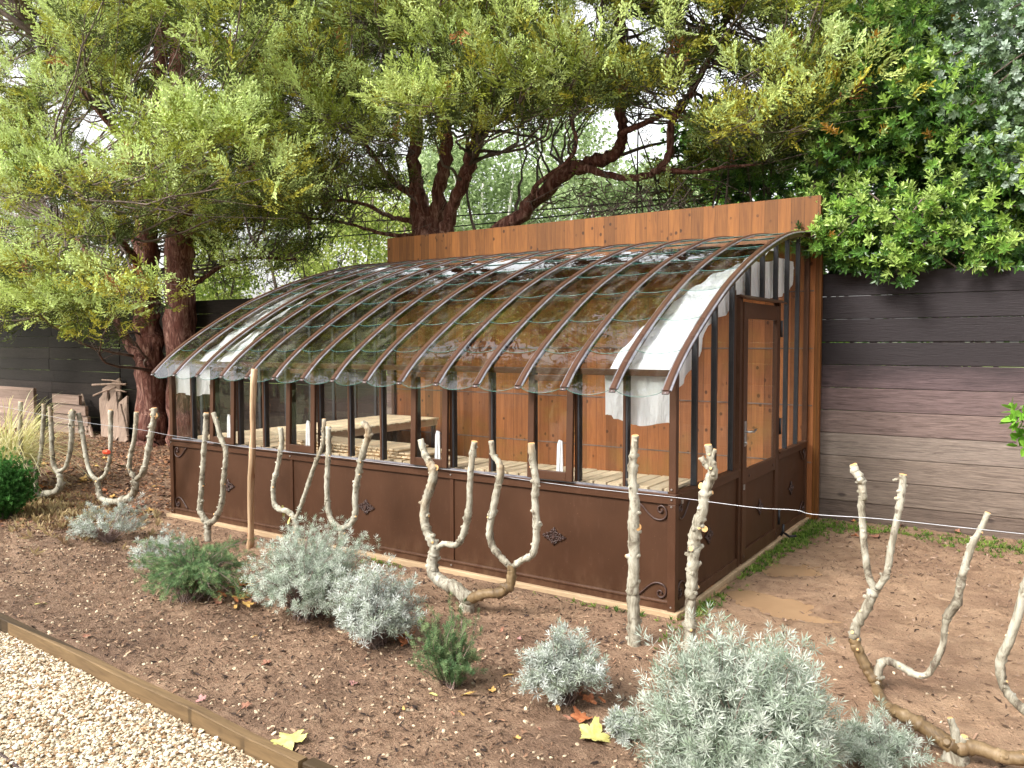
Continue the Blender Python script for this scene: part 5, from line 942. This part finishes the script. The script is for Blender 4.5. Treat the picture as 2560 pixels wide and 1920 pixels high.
# ------------------------------------------------------------ shrubs of the bed
def sprigshrub(name, lab, base, w_px, h_px, nst, leafL, leafW, pal, stemc='twig', nl=22, mat='fol_grey', cover=.6, upr=.8, grp='silver shrubs in the bed', seed=0, dx=0., flat=1., arc=0., cat='shrub', T=None, tl=.03, jit=.035):
    base = np.array([base[0], base[1], 0.]); ds = dist(base); rx = w_px*OV/F*ds/2; h = h_px*OV/F*ds*1.02; t_ = thing(name, lab, cat, tuple(base), grp); m_ = MB(); parts = []; TT = T or T_blades(nl, leafL, leafW, .2, 1.1); r_ = rng
    u = norm(r_.normal(size=(nst, 3))*np.array([1, 1, .8])); u[:, 2] = np.abs(u[:, 2])*upr+.12; u = norm(u); u[:, 2] = u[:, 2]**.62*.97; ln = r_.uniform(.62, 1.06, nst)*(1+.16*np.sin(3*np.arctan2(u[:, 1], u[:, 0])+seed+w_px)*np.sqrt(1-u[:, 2]**2))*np.where(r_.random(nst) < .07, 1.18, 1); ends = base+u*ln[:, None]*np.array([rx, rx*flat, h])+np.array([dx, 0, 0])*u[:, 2:3]
    ends[:, :2] += r_.normal(0, .04*rx, (nst, 2)); b0 = base+np.stack([r_.normal(0, .10*rx, nst), r_.normal(0, .10*rx, nst), np.full(nst, -.01)], -1); mid = (b0+ends)/2+np.array([0, 0, 1.])*((.10+arc)*h)+r_.normal(0, .03*h, (nst, 3)); 
    for k in range(nst):
        c = crom([b0[k], mid[k], ends[k]], 9); 
        if k % 1 == 0: m_.tube(c[::4], np.linspace(.0035, .0016, len(c[::4])), 3, cap=(False, False))
        seg = c[int(len(c)*(1-cover)):]; k0 = max(1, int(len(seg)*1.0)); PP = seg; Dr = norm(np.gradient(seg, axis=0)+1e-6)
        hh = ((PP[:, 2]-base[2])/h)[:, None]; cl = np.array(pal)[r_.integers(0, len(pal), len(PP))]*r_.uniform(.85, 1.15, (len(PP), 1)); L_ = np.linalg.norm(seg[-1]-seg[0])/max(1, len(seg)-1)
        PP = PP+r_.normal(0, jit*h, (len(PP), 3)); Dr = norm(Dr*.8+r_.normal(0, .38, (len(PP), 3))+np.array([0, 0, .35])); parts.append(inst(TT[0], TT[1], PP, frames(Dr), r_.uniform(.75, 1.25, len(PP))*tl, TT[2], cl))
    m_.build('stems', M[stemc], t_); V, Fq, C = join(parts); npmesh('foliage', V, Fq, M[mat], parent=t_, col=C); return t_
SP = [(.42, .47, .39), (.50, .55, .47), (.34, .40, .32), (.58, .61, .54), (.27, .33, .24)]; SP2 = [(.50, .53, .48), (.58, .61, .57), (.42, .46, .40), (.34, .39, .30)]
RP = [(.13, .22, .09), (.18, .29, .13), (.09, .16, .07), (.29, .38, .18)]
M['stem_grey'] = simple('grey_stems', (.16, .10, .085), (.30, .22, .19), 8, .8, 0)
# leaf templates in units of stem segment length
TS = T_blades(13, 1., .058, .05, 1.25, base=.7); TS2 = T_blades(11, 1.1, .085, .0, 1.2, base=.6); TR = T_blades(20, .62, .05, .15, .9)
sprigshrub('lavender_bush', 'largest silver grey bush filling the foreground at lower right', G(1585, 1765), 425, 405, 600, 1, 1, SP, 'stem_grey', T=T_blades(14, 1.0, .055, .0, 1.25, base=.8), cover=.62, upr=1.1, dx=.06, flat=.85, tl=.040, jit=.03)
sprigshrub('lavender_bush', 'small silver sprays spreading right from the largest grey bush', G(1890, 1650), 210, 110, 60, 1, 1, SP, 'stem_grey', T=TS, cover=.6, upr=.6)
sprigshrub('lavender_bush', 'compact round silver bush with rust leaves at its foot', G(1222, 1520), 190, 165, 150, 1, 1, SP2, 'stem_grey', T=TS2, cover=.42, upr=1.)
sprigshrub('lavender_bush', 'ragged white silver bush below the candelabra tree', G(812, 1392), 205, 180, 165, 1, 1, SP2, 'stem_grey', T=TS2, cover=.5, upr=.9)
sprigshrub('lavender_bush', 'broad tall lavender clump with bare purple brown stems', G(665, 1330), 270, 215, 330, 1, 1, SP, 'stem_grey', T=TS, cover=.42, upr=1.1, dx=.08, jit=.03)
sprigshrub('lavender_bush', 'thin sprawling silver bush right behind the green rosemary mat', G(352, 1238), 130, 100, 48, 1, 1, SP2, 'stem_grey', T=TS2, cover=.5, upr=.9)
sprigshrub('lavender_bush', 'leftmost silver bush with dry stems splayed on the soil', G(232, 1168), 150, 90, 70, 1, 1, SP2, 'stem_grey', T=TS2, cover=.42, upr=.7)
sprigshrub('lavender_bush', 'little silver seedling between the compact bush and the biggest one', G(1345, 1600), 70, 60, 26, 1, 1, SP2, 'stem_grey', T=TS2, cover=.7, upr=.9)
sprigshrub('rosemary', 'sprawling green rosemary mat left of the tall lavender clump', G(425, 1292), 330, 125, 170, 1, 1, RP, 'stem_grey', T=TR, cover=.8, upr=.75, mat='fol_soft', grp='green rosemaries in the bed', arc=.22, flat=.7, jit=.02, tl=.032)
sprigshrub('rosemary', 'upright feathery green rosemary between two silver bushes', G(975, 1488), 165, 185, 62, 1, 1, RP, 'stem_grey', T=TR, cover=.8, tl=.03, jit=.012, upr=1.1, mat='fol_soft', grp='green rosemaries in the bed')
TB = T_blades(12, .8, .2, .3, 1.1)
sprigshrub('box_shrub', 'small dense bright green bush at the left edge of the bed', G(5, 1120), 118, 135, 420, 1, 1, [(.05, .16, .03), (.08, .23, .05), (.12, .30, .08)], 'twig', T=TB, cover=.8, upr=1.1, mat='fol_soft', grp=None)
# ornamental grass
def grass_clump(lab, base, n, R, h, seed=0):
    t_ = thing('ornamental_grass', lab, 'grass clump', tuple(base)); V = []; Fq = []; C = []; base = np.array(base)
    for k in range(n):
        th = rng.uniform(0, 2*PI); ln = rng.uniform(.5, 1.1); d = np.array([math.cos(th), math.sin(th), 0]); s_ = np.array([-d[1], d[0], 0])*rng.uniform(.005, .010); b0 = base+np.array([rng.normal(0, .08), rng.normal(0, .08), 0]); m = len(V); hk = h*rng.uniform(.7, 1.1); col = np.array([(.55, .50, .22), (.68, .62, .34), (.40, .40, .14), (.74, .70, .44)])[rng.integers(0, 4)]
        for i in range(10):
            t = i/9; p = b0+d*R*ln*t**1.3+np.array([0, 0, hk*(1.9*t-1.75*t*t*ln*.9)]); w_ = 1-t*.85; V += [p-s_*w_, p+s_*w_]; C += [col*(.8+.4*t)]*2
        Fq += [(m+2*i, m+2*i+1, m+2*i+3, m+2*i+2) for i in range(9)]
    V = np.array(V); V[:, 2] = np.maximum(V[:, 2], .005); npmesh('blades', V, np.array(Fq), M['fol_soft'], parent=t_, col=np.clip(np.array(C), 0, .8))
gb = G(20, 1068); grass_clump('arching straw yellow ornamental grass at the left edge', (gb[0], gb[1], 0), 560, 1.15, 1.0)
gb = G(-60, 1090); grass_clump('second pale grass clump half outside the left edge of the view', (gb[0], gb[1], 0), 260, 1.1, .95)
# leafy sprig at the right border
bx = [W(2205, 895, .55), W(2210, 912, .5), W(2200, 965, .55), W(2225, 930, .6), W(2250, 900, .6)]
leafy('leafy_sprig', 'bright green leaf tufts poking in at the right edge before the fence', 'shrub', None, tuple(np.append(W(2275, 1000, .6)[:2], 0)), [([np.append(W(2275, 1000, .6)[:2], -.03), W(2272, 1100, .6), W(2262, 980, .58), W(2250, 880, .6)], [.014, .012, .009, .005])], bx, T_leaf_shoot(7, .8, .22, 1.), 2, (.02, .04), (.075, .095), [(.13, .33, .03), (.20, .42, .05)], 'fol_soft')
# leaves sprouting on the thin pollarded tree
for k, (x, y) in enumerate([(612, 1108), (628, 1122), (468, 988), (480, 984)]):
    pass
# ground weeds along the greenhouse and the fence
def weeds(lab, pts, n, hgt, pal):
    TW = T_blades(5, 1., .12, .5, 1.3, base=.1); P = []
    for (x, y, rx, ry, w_) in pts: m = int(n*w_); P.append(np.stack([rng.normal(x, rx, m), rng.normal(y, ry, m), np.zeros(m)], -1))
    P = np.concatenate(P); P = P[(P[:, 0] > .035) | (P[:, 1] < -.06)]; P = P[P[:, 1] < FY-.01]; P[:, 2] = ground_h(P[:, 0], P[:, 1]); m = len(P); cl = np.array(pal)[rng.integers(0, len(pal), m)]*rng.uniform(.8, 1.2, (m, 1))
    v, f, c = inst(TW[0], TW[1], P, frames(norm(rng.normal(0, .4, (m, 3))+np.array([0, 0, 1.]))), rng.uniform(*hgt, m), TW[2], cl); o = npmesh('weeds', v, f, M['fol_soft'], col=c); tag(o, lab, 'weeds', kind='stuff')
WP = [(.12, .22, .03), (.20, .32, .05), (.08, .15, .03), (.26, .33, .08)]
weeds('green weeds growing along the foot of the greenhouse and the fence', [(.10, 1.5, .04, .3, .5), (.12, 2.2, .05, .35, 1.), (.18, 2.7, .07, .25, 1.2), (.5, 3.1, .3, .12, 1.), (1.6, 3.1, .4, .15, 1.3), (.1, .2, .04, .25, .4), (2.3, 2.9, .4, .2, .8), (-.5, -.12, .3, .02, .1), (-2.4, -.15, .1, .03, .1)], 330, (.012, .05), WP)
weeds('dry grass stalks among the mulch under the left trees', [(-6.2, -.5, .6, .25, 1.), (-7.2, -.6, .6, .2, 1.), (-5.6, -.9, .5, .2, .3)], 260, (.05, .12), [(.32, .24, .12), (.42, .33, .18), (.22, .14, .08)])
# fallen leaves: lobed, curled, one object each
def leaf_mesh(kind, seed):
    r_ = random.Random(seed); V = [(0, 0, 0)]; n = 60 if kind == 'plane' else 20
    for k in range(n):
        th = 2*PI*k/n
        if kind == 'plane': rr = .55+.45*abs(math.cos(2.5*(th-PI/2)))**1.2*(1. if math.sin(th) > -.75 else .5); rr *= 1+.07*math.sin(th*25+seed)+.05*math.sin(th*11)+r_.uniform(-.03, .03)
        else: rr = .30+.70*abs(math.sin(th))**2.2; 
        V.append((rr*math.cos(th)*(1 if kind == 'plane' else .62), rr*math.sin(th), 0))
    V = np.array(V); V2 = V*.55; V2 = V2[1:]; a = r_.uniform(.25, .9); c = r_.uniform(.2, .6)
    A = np.vstack([V, V2]); A[:, 2] = a*A[:, 0]**2*.55-c*.25*A[:, 1]**2+.05*np.sin(A[:, 0]*6+A[:, 1]*5+seed); A[:, 2] -= A[:, 2].min()
    N = n; Fq = []
    for k in range(N): k2 = (k+1) % N; Fq.append((0, 1+N+k, 1+N+k2)); Fq.append((1+N+k, 1+k, 1+k2, 1+N+k2))
    me = bpy.data.meshes.new('fallen_leaf'); me.from_pydata(A.tolist(), [], Fq); me.polygons.foreach_set('use_smooth', [True]*len(Fq)); me.update(); return me
def leafmat(name, c1, c2): return simple(name, c1, c2, 3, .6, .3)
ML = dict(rust=leafmat('rust_leaf', (.30, .085, .03), (.45, .17, .07)), brown=leafmat('brown_leaf', (.20, .08, .05), (.33, .16, .10)), yellow=leafmat('yellow_leaf', (.44, .41, .10), (.62, .56, .22)), ochre=leafmat('ochre_leaf', (.50, .27, .06), (.66, .42, .15)), pink=leafmat('pink_brown_leaf', (.30, .13, .12), (.42, .22, .2)))
LM = {(k, s_): leaf_mesh(k, s_) for k in ('plane', 'oval') for s_ in range(3)}
def fallen(ox, oy, wpx, kind, mat, lab, grp, seed=0, lift=0.):
    p = G(ox, oy); s_ = wpx*OV/F*dist(p)/2; me = LM[(kind, seed % 3)].copy(); me.materials.append(ML[mat]); o = bpy.data.objects.new('fallen_leaf', me); link(o); r_ = random.Random(int(ox*3+oy))
    o.location = (p[0], p[1], float(ground_h(np.array([p[0]]), np.array([p[1]]))[0])+.004+lift); o.scale = (s_, s_, s_); o.rotation_euler = (r_.uniform(-.25, .25), r_.uniform(-.25, .25), r_.uniform(0, 6.28)); tag(o, lab, 'leaf', grp); return o
FL = [(1280, 1592, 84, 'plane', 'yellow', 'big yellow green maple like leaf lying below the compact silver bush', None), (628, 1603, 78, 'plane', 'yellow', 'pale yellow leaf lying against the timber edging joint', None), (92, 1303, 34, 'oval', 'yellow', 'single yellow leaf alone on the soil at the left', None),
      (1255, 1553, 52, 'plane', 'rust', 'broad rust red leaf directly above the big yellow leaf', 'rust leaves under the compact silver bush'), (1010, 1508, 46, 'oval', 'ochre', 'ochre folded leaf at the foot of the upright rosemary', None), (997, 1545, 26, 'oval', 'ochre', 'small ochre leaf below the folded one by the rosemary', None), (936, 1508, 24, 'oval', 'yellow', 'little pale leaf on the soil left of the upright rosemary', None), (1098, 1464, 26, 'oval', 'ochre', 'small tan leaf right of the upright rosemary', None),
      (1240, 1512, 46, 'plane', 'rust', '', 0), (1285, 1500, 50, 'plane', 'brown', '', 0), (1205, 1535, 34, 'oval', 'ochre', '', 0), (1190, 1520, 30, 'oval', 'rust', '', 0), (1270, 1530, 40, 'plane', 'rust', '', 0), (1300, 1520, 30, 'oval', 'rust', '', 0), (1225, 1560, 26, 'oval', 'brown', '', 0), (1265, 1515, 36, 'oval', 'brown', '', 0)]
for k, f in enumerate(FL):
    if f[6] == 0: fallen(*f[:5], 'curled rust brown leaf in the drift at the foot of the compact silver bush', 'rust leaves under the compact silver bush', k, rng.uniform(.0, .03))
    else: fallen(*f[:6], f[6], k)
for k in range(34):     # drift by the rosemary mat
    x, y = rng.normal(520, 34), rng.normal(1292, 18); y = min(max(y, 1262), 1335); fallen(x, y+.3*(520-x)*.25, rng.uniform(20, 40), rng.choice(['plane', 'oval']), rng.choice(['rust', 'brown', 'ochre']), 'curled rust brown leaf in the drift between rosemary mat and tall lavender', 'rust leaves beside the rosemary mat', k, rng.uniform(.0, .06))
for k in range(7): fallen(rng.uniform(865, 900), rng.uniform(1375, 1400), rng.uniform(20, 32), 'plane', rng.choice(['rust', 'brown']), 'red brown leaf at the right foot of the ragged silver bush', 'rust leaves by the ragged silver bush', k, .01)
for k in range(22): fallen(rng.uniform(90, 350), rng.uniform(1010, 1110), rng.uniform(14, 26), 'plane', rng.choice(['rust', 'brown', 'ochre']), 'rust coloured leaf lying on the mulch beneath the left pollarded trees', 'rust leaves under the left pollarded trees', k, .01)
for k in range(16): fallen(rng.uniform(1790, 2200), rng.uniform(1125, 1165), rng.uniform(12, 24), 'plane', rng.choice(['rust', 'brown']), 'rust coloured leaf on the mud along the foot of the weathered fence', 'rust leaves along the fence foot', k, .01)
for k in range(26):
    x, y = rng.uniform(120, 1250), rng.uniform(1340, 1650); p = G(x, y)
    if p[1] > EDGE(p[0])+.08: fallen(x, y, rng.uniform(14, 30), rng.choice(['plane', 'oval']), rng.choice(['brown', 'pink', 'brown', 'ochre']), 'small dull brown leaf lying loose on the open soil of the bed', 'dull leaves strewn on the open soil', k, .004)
for x, y, lab in [(611, 1105, 'pale green leaf sprouting low on the thin pollarded tree'), (628, 1120, 'lower pale green leaf sprouting on the thin pollarded tree')]:
    p = W(x, y, -.54); s_ = 14*OV/F*dist(p); me = LM[('oval', 1)].copy(); me.materials.append(ML['yellow'] if 'pale leaf' in lab else M['sprout'] if 'sprout' in M else ML['yellow']); o = bpy.data.objects.new('leaf', me); link(o); o.location = tuple(p); o.scale = (s_,)*3; o.rotation_euler = (1.2, .2, x); tag(o, lab, 'leaf', 'leaves left on the pollarded trees')
print('verts', sum(len(o.data.vertices) for o in S.objects if o.type == 'MESH'))
